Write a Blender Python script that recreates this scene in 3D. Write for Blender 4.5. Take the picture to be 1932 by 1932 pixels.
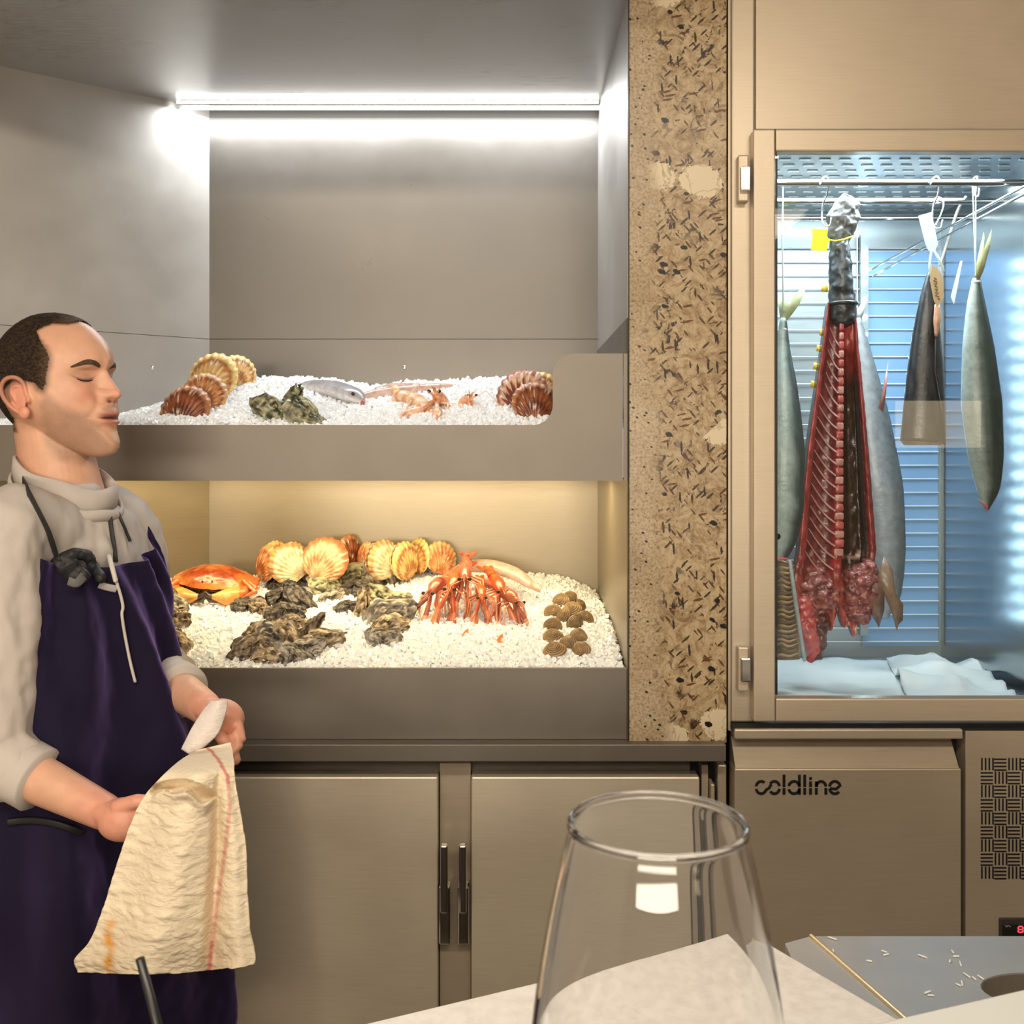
import bpy, bmesh, math, random
import numpy as np
from mathutils import Vector, Matrix, Euler
from mathutils.bvhtree import BVHTree
R = math.radians
S = bpy.context.scene
for o in list(bpy.data.objects): bpy.data.objects.remove(o)
# ------------------------------------------------------------------ camera, world, lights, exposure
CZ, F, HY, CXP = 1.48, 1932.0, 850.0, 966.0      # camera height, focal length (px), horizon row, centre column
cam = bpy.data.objects.new('camera', bpy.data.cameras.new('camera')); S.collection.objects.link(cam)
cam.location = (0, 0, CZ); cam.rotation_euler = (R(90), 0, 0)
cam.data.sensor_width = 36; cam.data.lens = 36; cam.data.shift_y = -(966-HY)/1932
cam.data.clip_start = 0.05
cam.data.dof.use_dof = True; cam.data.dof.focus_distance = 2.1; cam.data.dof.aperture_fstop = 26
S.camera = cam
S.view_settings.view_transform = 'Standard'; S.view_settings.look = 'None'
S.view_settings.gamma = 1; S.view_settings.use_curve_mapping = False
S.view_settings.exposure = 0.16
S.cycles.max_bounces = 8; S.cycles.sample_clamp_indirect = 4; S.cycles.caustics_reflective = False; S.cycles.caustics_refractive = False
W = bpy.data.worlds.new('world'); S.world = W; W.use_nodes = True
W.node_tree.nodes['Background'].inputs[0].default_value = (1.0, .86, .7, 1); W.node_tree.nodes['Background'].inputs[1].default_value = .25

def area(name, loc, rot, sx, sy, power, col, spread=180):
    l = bpy.data.lights.new(name, 'AREA'); l.shape = 'RECTANGLE'; l.size = sx; l.size_y = sy; l.energy = power; l.color = col; l.spread = R(spread)
    o = bpy.data.objects.new(name, l); S.collection.objects.link(o); o.location = loc; o.rotation_euler = rot
    return o
WARM = (1, .88, .72)
# room lamps over the guests and over the kitchen aisle
area('room_lamp_rear', (0.2, -2.3, 2.84), (0, 0, 0), 3.0, .7, 26, WARM)
area('room_lamp_front', (-0.1, -0.5, 2.84), (R(14), 0, 0), 2.6, .35, 62, WARM)
area('added_door_fill', (-0.6, -3.36, 1.60), (R(90), 0, 0), 3.2, .5, 80, WARM)  # added fill behind the camera that brightens the steel doors, no known lamp
# strips of the display and the ageing cabinet
area('display_strip_light', (-0.29, 2.575, CZ+.872), (R(-2), 0, 0), 1.10, .02, 10, (.92, .96, 1))
area('lower_strip_light', (-0.36, 2.30, CZ-.064), (R(6), 0, 0), 1.10, .05, 5.6, (1, .74, .38))
area('cabinet_top_light', (.80, 2.24, CZ+.600), (R(4), 0, 0), .5, .34, 11, (.84, .95, 1))

# ------------------------------------------------------------------ helpers
C = S.collection
def P(px, py, D): return Vector(((px-CXP)/F*D, D, CZ-(py-HY)/F*D))
def PX(px, D): return (px-CXP)/F*D
def PZ(py, D): return CZ-(py-HY)/F*D
def tag(o, label=None, cat=None, group=None, kind=None):
    if label: o['label'] = label
    if cat: o['category'] = cat
    if group: o['group'] = group
    if kind: o['kind'] = kind
    return o
def thing(name, label, cat, loc=(0,0,0), group=None, rot=(0,0,0)):
    o = bpy.data.objects.new(name, None); C.objects.link(o); o.location = loc; o.rotation_euler = rot; o.empty_display_size = .02
    return tag(o, label, cat, group)
def par(o, parent):
    if parent is not None:
        o.parent = parent
    return o
def rawmesh(name, V, Fc, col=None, smooth=True):
    me = bpy.data.meshes.new(name)
    V = np.asarray(V, dtype=float)
    me.from_pydata(V.tolist(), [], Fc.tolist() if hasattr(Fc, 'tolist') else Fc); me.update()
    if col is not None:
        a = me.color_attributes.new('Col', 'FLOAT_COLOR', 'POINT')
        c4 = np.ones((len(V), 4), dtype=np.float32); c4[:, :3] = np.clip(col, 0, 1); a.data.foreach_set('color', c4.ravel())
    if smooth: me.shade_smooth()
    return me
def mk(name, V, Fc, mat, parent=None, col=None, smooth=True, world=False):
    """one mesh object; world=True: V is in world coordinates and the parent sits elsewhere"""
    V = np.asarray(V, dtype=float)
    if world and parent is not None:
        bpy.context.view_layer.update() if False else None
        M = Matrix.LocRotScale(parent.location, parent.rotation_euler, parent.scale)
        if parent.parent is not None: M = Matrix.LocRotScale(parent.parent.location, parent.parent.rotation_euler, parent.parent.scale) @ M
        Mi = np.array(M.inverted()); V = V @ Mi[:3, :3].T + Mi[:3, 3]
    me = rawmesh(name, V, Fc, col, smooth); me.materials.append(mat)
    o = bpy.data.objects.new(name, me); C.objects.link(o); par(o, parent); return o
def link_mesh(name, me, parent=None, loc=(0,0,0), rot=(0,0,0), scale=(1,1,1)):
    o = bpy.data.objects.new(name, me); C.objects.link(o); par(o, parent); o.location = loc; o.rotation_euler = rot; o.scale = scale; return o
def copy_tree(o, parent=None):
    c = o.copy(); C.objects.link(c); c.parent = parent
    for ch in [k for k in bpy.data.objects if k.parent == o] if o not in KIDS else KIDS[o]: copy_tree(ch, c)
    return c
KIDS = {}
# geometry generators: return (V, F)
def boxg(x0, x1, y0, y1, z0, z1, bev=0.0):
    bm = bmesh.new(); bmesh.ops.create_cube(bm, size=1)
    for v in bm.verts: v.co = Vector(((x0+x1)/2+v.co.x*(x1-x0), (y0+y1)/2+v.co.y*(y1-y0), (z0+z1)/2+v.co.z*(z1-z0)))
    if bev > 0: bmesh.ops.bevel(bm, geom=bm.edges[:], offset=bev, segments=2, affect='EDGES', profile=.5)
    V = np.array([v.co[:] for v in bm.verts]); Fc = [[v.index for v in f.verts] for f in bm.faces]; bm.free(); return V, Fc
def prismg(poly, axis, a, b, bev=0.0):
    """extrude a 2D polygon; axis 'y': poly=(x,z), 'z': poly=(x,y), 'x': poly=(y,z)"""
    bm = bmesh.new()
    def mkv(p, t): return {'y': (p[0], t, p[1]), 'z': (p[0], p[1], t), 'x': (t, p[0], p[1])}[axis]
    lo = [bm.verts.new(mkv(p, a)) for p in poly]; hi = [bm.verts.new(mkv(p, b)) for p in poly]
    n = len(poly)
    bm.faces.new(lo); bm.faces.new(hi[::-1])
    for i in range(n): bm.faces.new((lo[i], hi[i], hi[(i+1)%n], lo[(i+1)%n]))
    bmesh.ops.recalc_face_normals(bm, faces=bm.faces[:])
    if bev > 0:
        es = [e for e in bm.edges if e.calc_face_angle(0) > .6]
        bmesh.ops.bevel(bm, geom=es, offset=bev, segments=2, affect='EDGES', profile=.5)
    bm.verts.index_update()
    V = np.array([v.co[:] for v in bm.verts]); Fc = [[v.index for v in f.verts] for f in bm.faces]; bm.free(); return V, Fc
def tubeg(pts, rad, seg=8, flat=None, caps=True):
    """tube along pts with radius (or list); rounded ends; flat=(sx,up) squashes"""
    pts = [Vector(p) for p in pts]; n = len(pts)
    if not hasattr(rad, '__len__'): rad = [rad]*n
    rad = list(rad)
    if caps:
        d0 = (pts[0]-pts[1]).normalized(); d1 = (pts[-1]-pts[-2]).normalized()
        r0, r1 = rad[0], rad[-1]
        pts = [pts[0]+d0*r0, pts[0]+d0*r0*.8, pts[0]+d0*r0*.4]+pts+[pts[-1]+d1*r1*.4, pts[-1]+d1*r1*.8, pts[-1]+d1*r1]
        rad = [r0*.05, r0*.6, r0*.92]+rad+[r1*.92, r1*.6, r1*.05]
        n = len(pts)
    T = []
    for i in range(n):
        a = pts[max(0, i-1)]; b = pts[min(n-1, i+1)]; d = (b-a)
        T.append(d.normalized() if d.length > 1e-9 else Vector((0,0,1)))
    up = Vector((0, 0, 1)) if abs(T[0].z) < .9 else Vector((0, 1, 0))
    if flat: up = Vector(flat[1])
    V = []; N = (up - T[0]*up.dot(T[0])).normalized()
    for i in range(n):
        N = (N - T[i]*N.dot(T[i]))
        N = N.normalized() if N.length > 1e-6 else T[i].orthogonal().normalized()
        B = T[i].cross(N)
        for k in range(seg):
            a = 2*math.pi*k/seg
            V.append(pts[i] + B*(math.cos(a)*rad[i]) + N*(math.sin(a)*rad[i]*(flat[0] if flat else 1)))
    Fc = []
    for i in range(n-1):
        for k in range(seg):
            Fc.append((i*seg+k, i*seg+(k+1)%seg, (i+1)*seg+(k+1)%seg, (i+1)*seg+k))
    Fc.append(tuple(range(seg))[::-1]); Fc.append(tuple((n-1)*seg+k for k in range(seg)))
    return np.array([v[:] for v in V]), Fc
def ellg(c, r, seg=16, rings=10, rot=None):
    V = [(0, 0, 1)]; Fc = []
    for i in range(1, rings):
        t = math.pi*i/rings
        for k in range(seg): a = 2*math.pi*k/seg; V.append((math.sin(t)*math.cos(a), math.sin(t)*math.sin(a), math.cos(t)))
    V.append((0, 0, -1)); last = len(V)-1
    for k in range(seg): Fc.append((0, 1+k, 1+(k+1)%seg)); Fc.append((last, 1+(rings-2)*seg+(k+1)%seg, 1+(rings-2)*seg+k))
    for i in range(rings-2):
        for k in range(seg): a = 1+i*seg+k; b = 1+i*seg+(k+1)%seg; Fc.append((a, a+seg, b+seg, b))
    V = np.array(V)*np.array(r)
    if rot is not None: V = V @ np.array(Euler(rot).to_matrix()).T
    return V+np.array(c), Fc
def latheg(prof, seg=48, c=(0,0,0)):
    V = []; n = len(prof)
    for r, z in prof:
        for k in range(seg): a = 2*math.pi*k/seg; V.append((c[0]+r*math.cos(a), c[1]+r*math.sin(a), c[2]+z))
    Fc = [(i*seg+k, i*seg+(k+1)%seg, (i+1)*seg+(k+1)%seg, (i+1)*seg+k) for i in range(n-1) for k in range(seg)]
    return np.array(V), Fc
def gridg(V, nu, nv, closed_u=False):
    Fc = []
    for j in range(nv-1):
        for i in range(nu if closed_u else nu-1): a = j*nu+i; b = j*nu+(i+1)%nu; Fc.append((a, b, b+nu, a+nu))
    return Fc
def joing(parts):
    V = []; Fc = []; n = 0
    for v, f in parts:
        V.append(np.asarray(v)); Fc += [tuple(i+n for i in q) for q in f]; n += len(v)
    return np.vstack(V), Fc
def remesh(parts, voxel, smooth=2, fac=.5):
    V, Fc = joing(parts)
    me = bpy.data.meshes.new('tmp'); me.from_pydata(V.tolist(), [], Fc); me.update()
    o = bpy.data.objects.new('tmp', me); C.objects.link(o)
    m = o.modifiers.new('r', 'REMESH'); m.mode = 'VOXEL'; m.voxel_size = voxel
    if smooth: s = o.modifiers.new('s', 'SMOOTH'); s.iterations = smooth; s.factor = fac
    dg = bpy.context.evaluated_depsgraph_get(); e = o.evaluated_get(dg); m2 = e.to_mesh()
    n = len(m2.vertices); co = np.empty(n*3); m2.vertices.foreach_get('co', co); co = co.reshape(-1, 3)
    nn = np.empty(n*3); m2.vertices.foreach_get('normal', nn); nn = nn.reshape(-1, 3)
    ls = np.empty(len(m2.polygons), dtype=int); m2.polygons.foreach_get('loop_start', ls)
    lt = np.empty(len(m2.polygons), dtype=int); m2.polygons.foreach_get('loop_total', lt)
    vi = np.empty(len(m2.loops), dtype=int); m2.loops.foreach_get('vertex_index', vi)
    fs = [tuple(vi[a:a+b]) for a, b in zip(ls.tolist(), lt.tolist())]
    fs = [tuple(int(q) for q in f) for f in fs]
    e.to_mesh_clear(); bpy.data.objects.remove(o); bpy.data.meshes.remove(me)
    return co, fs, nn
def vhash(ix, iy, iz, seed):
    h = (ix*374761393 + iy*668265263 + iz*2147483647 + seed*1274126177) & 0xFFFFFFFF
    h = ((h ^ (h >> 13))*1274126177) & 0xFFFFFFFF
    h = h ^ (h >> 16)
    return (h & 0xFFFFFF)/float(0xFFFFFF)
def vn(p, sc=1.0, seed=0):
    """value noise -1..1"""
    q = np.asarray(p, dtype=float)*sc; i = np.floor(q).astype(np.int64); f = q-i; f = f*f*(3-2*f)
    x, y, z = i[:, 0], i[:, 1], i[:, 2]; r = 0
    for dx in (0, 1):
        for dy in (0, 1):
            for dz in (0, 1):
                w = (f[:, 0] if dx else 1-f[:, 0])*(f[:, 1] if dy else 1-f[:, 1])*(f[:, 2] if dz else 1-f[:, 2])
                r = r+w*vhash(x+dx, y+dy, z+dz, seed)
    return r*2-1
def fbm(p, sc, seed=0, oc=3):
    r = 0; a = 1; t = 0
    for k in range(oc): r = r+a*vn(p, sc*2**k, seed+k*17); t += a; a *= .5
    return r/t
def sst(a, b, x):
    t = np.clip((x-a)/(b-a), 0, 1); return t*t*(3-2*t)
def mixc(a, b, t):
    t = np.asarray(t)[:, None]; return np.asarray(a)*(1-t)+np.asarray(b)*t
def catmull(pts, n):
    pts = [np.array(p, float) for p in pts]; out = []
    ext = [2*pts[0]-pts[1]]+pts+[2*pts[-1]-pts[-2]]
    segs = len(pts)-1
    for k in range(n):
        t = k/(n-1)*segs; i = min(int(t), segs-1); u = t-i
        a, b, c, d = ext[i:i+4]
        out.append(.5*((2*b)+(-a+c)*u+(2*a-5*b+4*c-d)*u*u+(-a+3*b-3*c+d)*u**3))
    return np.array(out)

# ------------------------------------------------------------------ materials
MATS = {}
def newmat(name):
    m = bpy.data.materials.new(name); m.use_nodes = True; nt = m.node_tree
    b = nt.nodes['Principled BSDF']; MATS[name] = m; return m, nt, b
def N(nt, t, **kw):
    n = nt.nodes.new(t)
    for k, v in kw.items():
        if k.startswith('i_'): n.inputs[k[2:].replace('_', ' ')].default_value = v
        else: setattr(n, k, v)
    return n
def plain(name, col, rough=.5, metal=0, spec=.5, **kw):
    m, nt, b = newmat(name); b.inputs['Base Color'].default_value = (*col, 1); b.inputs['Roughness'].default_value = rough; b.inputs['Metallic'].default_value = metal
    b.inputs['Specular IOR Level'].default_value = spec
    for k, v in kw.items(): b.inputs[k.replace('_', ' ')].default_value = v
    return m
def steel(name, col=(.56, .53, .49), rough=.34, brush=(1, 1, 60), var=.08, metal=.72, smudge=.5):
    m, nt, b = newmat(name)
    tc = N(nt, 'ShaderNodeNewGeometry'); mp = N(nt, 'ShaderNodeMapping'); mp.inputs['Scale'].default_value = brush
    nt.links.new(tc.outputs['Position'], mp.inputs['Vector'])
    n1 = N(nt, 'ShaderNodeTexNoise'); n1.inputs['Scale'].default_value = 12; n1.inputs['Detail'].default_value = 4
    nt.links.new(mp.outputs[0], n1.inputs['Vector'])
    n2 = N(nt, 'ShaderNodeTexNoise'); n2.inputs['Scale'].default_value = 3.2; n2.inputs['Detail'].default_value = 5; n2.inputs['Roughness'].default_value = .62
    nt.links.new(tc.outputs['Position'], n2.inputs['Vector'])
    n3 = N(nt, 'ShaderNodeTexNoise'); n3.inputs['Scale'].default_value = 90; n3.inputs['Detail'].default_value = 2
    nt.links.new(tc.outputs['Position'], n3.inputs['Vector'])
    mr = N(nt, 'ShaderNodeMapRange'); mr.inputs['From Min'].default_value = .3; mr.inputs['From Max'].default_value = .7
    mr.inputs['To Min'].default_value = rough-var; mr.inputs['To Max'].default_value = rough+var
    mx = N(nt, 'ShaderNodeMix'); mx.data_type = 'FLOAT'; mx.inputs[0].default_value = smudge
    nt.links.new(n1.outputs[0], mx.inputs[2]); nt.links.new(n2.outputs[0], mx.inputs[3]); nt.links.new(mx.outputs[0], mr.inputs[0]); nt.links.new(mr.outputs[0], b.inputs['Roughness'])
    cr = N(nt, 'ShaderNodeValToRGB'); cr.color_ramp.elements[0].position = .3; cr.color_ramp.elements[1].position = .7
    cr.color_ramp.elements[0].color = (col[0]*.86, col[1]*.85, col[2]*.83, 1); cr.color_ramp.elements[1].color = (*col, 1)
    nt.links.new(mx.outputs[0], cr.inputs[0]); nt.links.new(cr.outputs[0], b.inputs['Base Color'])
    b.inputs['Metallic'].default_value = metal
    bp = N(nt, 'ShaderNodeBump'); bp.inputs['Strength'].default_value = .05; bp.inputs['Distance'].default_value = .002
    nt.links.new(n3.outputs[0], bp.inputs['Height']); nt.links.new(bp.outputs[0], b.inputs['Normal'])
    return m
def vcol(name, rough=.45, noise=.25, nscale=120, spec=.5, bump=.3, bscale=200, **kw):
    m, nt, b = newmat(name)
    at = N(nt, 'ShaderNodeVertexColor'); at.layer_name = 'Col'
    tc = N(nt, 'ShaderNodeTexCoord')
    n1 = N(nt, 'ShaderNodeTexNoise'); n1.inputs['Scale'].default_value = nscale; n1.inputs['Detail'].default_value = 3
    nt.links.new(tc.outputs['Object'], n1.inputs['Vector'])
    mr = N(nt, 'ShaderNodeMapRange'); mr.inputs['From Min'].default_value = .3; mr.inputs['From Max'].default_value = .7; mr.inputs['To Min'].default_value = 1-noise; mr.inputs['To Max'].default_value = 1+noise*.6
    nt.links.new(n1.outputs[0], mr.inputs[0])
    oi = N(nt, 'ShaderNodeObjectInfo')
    mt = N(nt, 'ShaderNodeMix'); mt.data_type = 'RGBA'; mt.blend_type = 'MULTIPLY'; mt.inputs[0].default_value = 1
    nt.links.new(at.outputs[0], mt.inputs[6]); nt.links.new(oi.outputs['Color'], mt.inputs[7])
    vm = N(nt, 'ShaderNodeVectorMath', operation='SCALE'); nt.links.new(mt.outputs[2], vm.inputs[0]); nt.links.new(mr.outputs[0], vm.inputs['Scale'])
    nt.links.new(vm.outputs[0], b.inputs['Base Color'])
    b.inputs['Roughness'].default_value = rough; b.inputs['Specular IOR Level'].default_value = spec
    n2 = N(nt, 'ShaderNodeTexNoise'); n2.inputs['Scale'].default_value = bscale; n2.inputs['Detail'].default_value = 3
    nt.links.new(tc.outputs['Object'], n2.inputs['Vector'])
    bp = N(nt, 'ShaderNodeBump'); bp.inputs['Strength'].default_value = bump; bp.inputs['Distance'].default_value = .002
    nt.links.new(n2.outputs[0], bp.inputs['Height']); nt.links.new(bp.outputs[0], b.inputs['Normal'])
    for k, v in kw.items(): b.inputs[k.replace('_', ' ')].default_value = v
    return m
def emit(name, col, st):
    m, nt, b = newmat(name); b.inputs['Base Color'].default_value = (0, 0, 0, 1); b.inputs['Emission Color'].default_value = (*col, 1); b.inputs['Emission Strength'].default_value = st; return m

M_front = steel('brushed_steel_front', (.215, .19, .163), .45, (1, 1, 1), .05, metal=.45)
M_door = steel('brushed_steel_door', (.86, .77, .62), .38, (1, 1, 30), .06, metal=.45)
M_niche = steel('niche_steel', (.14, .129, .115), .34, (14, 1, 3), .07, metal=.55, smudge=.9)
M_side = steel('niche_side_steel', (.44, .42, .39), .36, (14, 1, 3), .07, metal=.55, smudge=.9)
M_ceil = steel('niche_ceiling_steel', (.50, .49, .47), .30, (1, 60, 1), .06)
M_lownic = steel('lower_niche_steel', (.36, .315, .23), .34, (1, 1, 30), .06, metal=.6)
M_cab = steel('cabinet_steel', (.62, .53, .41), .38, (1, 1, 40), .05, metal=.45)
M_dark = plain('dark_recess', (.012, .011, .010), .6)
M_black = plain('black_rubber', (.01, .01, .011), .45)
M_chrome = plain('chrome', (.75, .74, .72), .12, 1)
M_ivory = plain('plaster', (.40, .34, .27), .8)
M_inner = steel('cabinet_inner_steel', (.40, .47, .51), .38, (1, 1, 60), .08, metal=.7)
M_led = emit('led_diode', (.93, .97, 1), 22)
M_ledbar = emit('led_diffuser', (.95, .97, 1), 5)
M_ledwarm = emit('warm_led', (1, .72, .35), 5)
M_ledblue = emit('blue_led', (.6, .85, 1), 90)
M_lamp = emit('lamp_panel', (1, .82, .6), 3.0)
M_reddig = emit('red_digit', (1, .02, .03), 6)
# ice
M_ice, nt, b = newmat('crushed_ice')
b.inputs['Base Color'].default_value = (.90, .93, .95, 1); b.inputs['Roughness'].default_value = .18; b.inputs['IOR'].default_value = 1.31
b.inputs['Transmission Weight'].default_value = .0
# architectural glass
def thin_glass(name, tint=(1, 1, 1), ior=1.5, rough=0):
    m, nt, b = newmat(name); nt.nodes.remove(b)
    out = nt.nodes['Material Output']; tr = N(nt, 'ShaderNodeBsdfTransparent'); tr.inputs[0].default_value = (*tint, 1)
    gl = N(nt, 'ShaderNodeBsdfGlossy'); gl.inputs['Roughness'].default_value = rough
    fr = N(nt, 'ShaderNodeFresnel'); fr.inputs[0].default_value = ior; mx = N(nt, 'ShaderNodeMixShader')
    nt.links.new(fr.outputs[0], mx.inputs[0]); nt.links.new(tr.outputs[0], mx.inputs[1]); nt.links.new(gl.outputs[0], mx.inputs[2]); nt.links.new(mx.outputs[0], out.inputs[0]); return m
M_pane = thin_glass('door_glass', (.97, .985, .98))
M_glass = plain('clear_glass', (1, 1, 1), .0, 0, .5, IOR=1.47, Transmission_Weight=1.0)
# granite
M_stone, nt, b = newmat('speckled_granite')
geo = N(nt, 'ShaderNodeNewGeometry')
def noise(sc, det=4, rough=.6, vec=None, dist=0):
    n = N(nt, 'ShaderNodeTexNoise'); n.inputs['Scale'].default_value = sc; n.inputs['Detail'].default_value = det; n.inputs['Roughness'].default_value = rough; n.inputs['Distortion'].default_value = dist
    nt.links.new(vec or geo.outputs['Position'], n.inputs['Vector']); return n.outputs[0]
def ramp(src, stops):
    r = N(nt, 'ShaderNodeValToRGB'); e = r.color_ramp.elements
    while len(e) < len(stops): e.new(.5)
    for k, (p, c) in enumerate(stops): e[k].position = p; e[k].color = (*c, 1) if len(c) == 3 else c
    nt.links.new(src, r.inputs[0]); return r.outputs[0]
def mixn(f, a, b_, mode='MIX'):
    m = N(nt, 'ShaderNodeMix'); m.data_type = 'RGBA'; m.blend_type = mode
    if isinstance(f, float): m.inputs[0].default_value = f
    else: nt.links.new(f, m.inputs[0])
    for s_, i in ((a, 6), (b_, 7)):
        if isinstance(s_, tuple): m.inputs[i].default_value = (*s_, 1)
        else: nt.links.new(s_, m.inputs[i])
    return m.outputs[2]
def math_(op, a, b_=None):
    m = N(nt, 'ShaderNodeMath', operation=op)
    for s_, i in ((a, 0), (b_, 1)):
        if s_ is None: continue
        if isinstance(s_, (int, float)): m.inputs[i].default_value = s_
        else: nt.links.new(s_, m.inputs[i])
    return m.outputs[0]
sx = N(nt, 'ShaderNodeSeparateXYZ'); nt.links.new(geo.outputs['Position'], sx.inputs[0])
fineA = ramp(noise(190, 3, .75), [(.30, (.20, .13, .07)), (.43, (.46, .36, .24)), (.56, (.60, .50, .36)), (.8, (.68, .58, .45))])
blot = ramp(noise(7, 4, .6), [(.35, (.66, .60, .50)), (.65, (.92, .90, .86))]); fineA = mixn(1.0, fineA, blot, 'MULTIPLY')
coarse = ramp(noise(30, 5, .7, dist=1.6), [(.30, (.07, .04, .02)), (.40, (.27, .17, .08)), (.49, (.42, .31, .17)), (.62, (.56, .44, .28)), (.78, (.40, .24, .09))])
coarse = mixn(.30, coarse, fineA)
edge = noise(5, 3, .5)
band = math_('ADD', sx.outputs[0], math_('MULTIPLY', math_('SUBTRACT', edge, .5), .12))
bmask = ramp(band, [(.268, (0, 0, 0)), (.292, (1, 1, 1))])
col = mixn(bmask, fineA, coarse)
def flecks(scale, ang, elong, thr, width, msk=None, seed=0):
    mp = N(nt, 'ShaderNodeMapping'); mp.vector_type = 'TEXTURE'; mp.inputs['Rotation'].default_value = (0, ang, 0); mp.inputs['Scale'].default_value = (elong, 1, 1); mp.inputs['Location'].default_value = (seed, seed*2, 0)
    nt.links.new(geo.outputs['Position'], mp.inputs[0])
    v = N(nt, 'ShaderNodeTexVoronoi'); v.inputs['Scale'].default_value = scale; nt.links.new(mp.outputs[0], v.inputs['Vector'])
    sc_ = N(nt, 'ShaderNodeSeparateColor'); nt.links.new(v.outputs['Color'], sc_.inputs[0])
    wob = math_('ADD', v.outputs['Distance'], math_('MULTIPLY', math_('SUBTRACT', noise(160, 3, .7), .5), .35))
    f = math_('MULTIPLY', math_('LESS_THAN', wob, width), math_('GREATER_THAN', sc_.outputs[0], thr))
    return f if msk is None else math_('MULTIPLY', f, msk)
inv = math_('SUBTRACT', 1, bmask)
clus = ramp(noise(9, 3), [(.42, (0, 0, 0)), (.60, (1, 1, 1))])
dk = ramp(noise(42, 4, .65, dist=1.0), [(.38, (1, 1, 1)), (.42, (0, 0, 0))])
for f, c in ((flecks(120, .4, 1.5, .80, .26, inv, .5), (.015, .015, .02)), (flecks(120, .9, 4.5, .40, .24, bmask, .3), (.09, .045, .02)),
             (flecks(110, 2.4, 4.5, .42, .24, bmask, 1.3), (.05, .03, .015)), (math_('MULTIPLY', dk, math_('MULTIPLY', bmask, clus)), (.035, .028, .02)),
             (flecks(100, 1.5, 5, .60, .22, bmask, 2.1), (.03, .02, .015)), (flecks(95, -.2, 4.5, .72, .22, bmask, .8), (.12, .05, .015)), (flecks(16, .3, 1.4, .92, .5, bmask, .3), (.70, .60, .42)), (flecks(60, .3, 1.6, .90, .3, bmask, .9), (.01, .01, .012))):
    col = mixn(f, col, c)
ridge = noise(7, 4, .55, dist=2.5)
rl = ramp(math_('ABSOLUTE', math_('SUBTRACT', ridge, .5)), [(.0, (1, 1, 1)), (.018, (0, 0, 0))])
col = mixn(math_('MULTIPLY', math_('MULTIPLY', rl, bmask), .55), col, (.18, .09, .03))
nt.links.new(col, b.inputs['Base Color']); b.inputs['Roughness'].default_value = .28; b.inputs['Specular IOR Level'].default_value = .3
# ------------------------------------------------------------------ the room
def struct(name, V, Fc, mat, parent=None):
    o = mk(name, V, Fc, mat, parent, smooth=False)
    if parent is None: o['kind'] = 'structure'
    return o
M_floor, nt, b = newmat('dark_floor_tile')
geo = N(nt, 'ShaderNodeNewGeometry'); br = N(nt, 'ShaderNodeTexBrick'); br.offset = 0; br.inputs['Scale'].default_value = 3; br.inputs['Color1'].default_value = (.42, .36, .28, 1); br.inputs['Color2'].default_value = (.46, .40, .31, 1); br.inputs['Mortar'].default_value = (.03, .03, .03, 1); br.inputs['Mortar Size'].default_value = .01; br.inputs['Brick Width'].default_value = 1; br.inputs['Row Height'].default_value = 1
nt.links.new(geo.outputs['Position'], br.inputs[0]); nt.links.new(br.outputs[0], b.inputs['Base Color']); b.inputs['Roughness'].default_value = .4
struct('floor', *boxg(-3.4, 3.6, -3.6, 3.0, -.1, 0), M_floor)
struct('ceiling', *boxg(-3.4, 3.6, -3.6, 3.0, 2.92, 3.0), M_ivory)
struct('wall_rear', *boxg(-3.4, 3.6, -3.6, -3.5, 0, 2.92), M_ivory)
struct('wall_left', *boxg(-3.4, -3.3, -3.5, 3.0, 0, 2.92), M_ivory)
struct('wall_right', *boxg(3.5, 3.6, -3.5, 3.0, 0, 2.92), M_ivory)
struct('wall_back', *boxg(-3.3, 3.5, 2.9, 3.0, 0, 2.92), M_ivory)
# lamp panels that belong to the room lights, lit niche panel on the rear wall (seen mirrored in the cabinet glass)
lp = thing('ceiling_lamp', 'long warm white ceiling lamp over the rear dining room', 'lamp', (.2, -2.3, 2.92))
mk('lamp_housing', *boxg(-1.55, 1.55, -.4, .4, -.05, 0, .005), M_front, lp, smooth=False); mk('diffuser', *boxg(-1.5, 1.5, -.36, .36, -.06, -.05), M_lamp, lp, smooth=False)
lp = thing('ceiling_lamp', 'slim warm white ceiling lamp over the guest counter', 'lamp', (-.1, -.5, 2.92))
mk('lamp_housing', *boxg(-1.35, 1.35, -.2, .2, -.05, 0, .005), M_front, lp, smooth=False); mk('diffuser', *boxg(-1.3, 1.3, -.17, .17, -.06, -.05), M_lamp, lp, smooth=False)
M_shelfglow = emit('lit_wall_niche', (1, .80, .50), 2.6)
ln = thing('lit_shelf_niche', 'long warm lit shelf niche at the right end of the dining room wall', 'wall niche', (0, -3.5, 1.5))
mk('lit_panel', *boxg(2.75, 3.40, 0, .02, 0.0, .34), M_shelfglow, ln, smooth=False)
M_wood = plain('dark_wood', (.06, .04, .03), .4)
mk('niche_frame', *joing([boxg(2.70, 3.45, 0, .10, .34, .38), boxg(2.70, 3.45, 0, .10, -.04, 0), boxg(2.70, 2.75, 0, .10, 0, .34), boxg(3.4, 3.45, 0, .10, 0, .34)]), M_wood, ln, smooth=False)
ln = thing('added_fill_panel', 'wide warm glowing panel added unseen behind the guests to brighten the steel doors', 'added light panel', (-.6, -3.5, 1.35))  # unseen glowing panel, added as a fitting for the door fill
mk('panel_backing', *boxg(-1.65, 1.65, 0, .08, -.03, .53), M_wood, ln, smooth=False); mk('diffuser', *boxg(-1.6, 1.6, .08, .10, 0, .50), M_lamp, ln, smooth=False)

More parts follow.
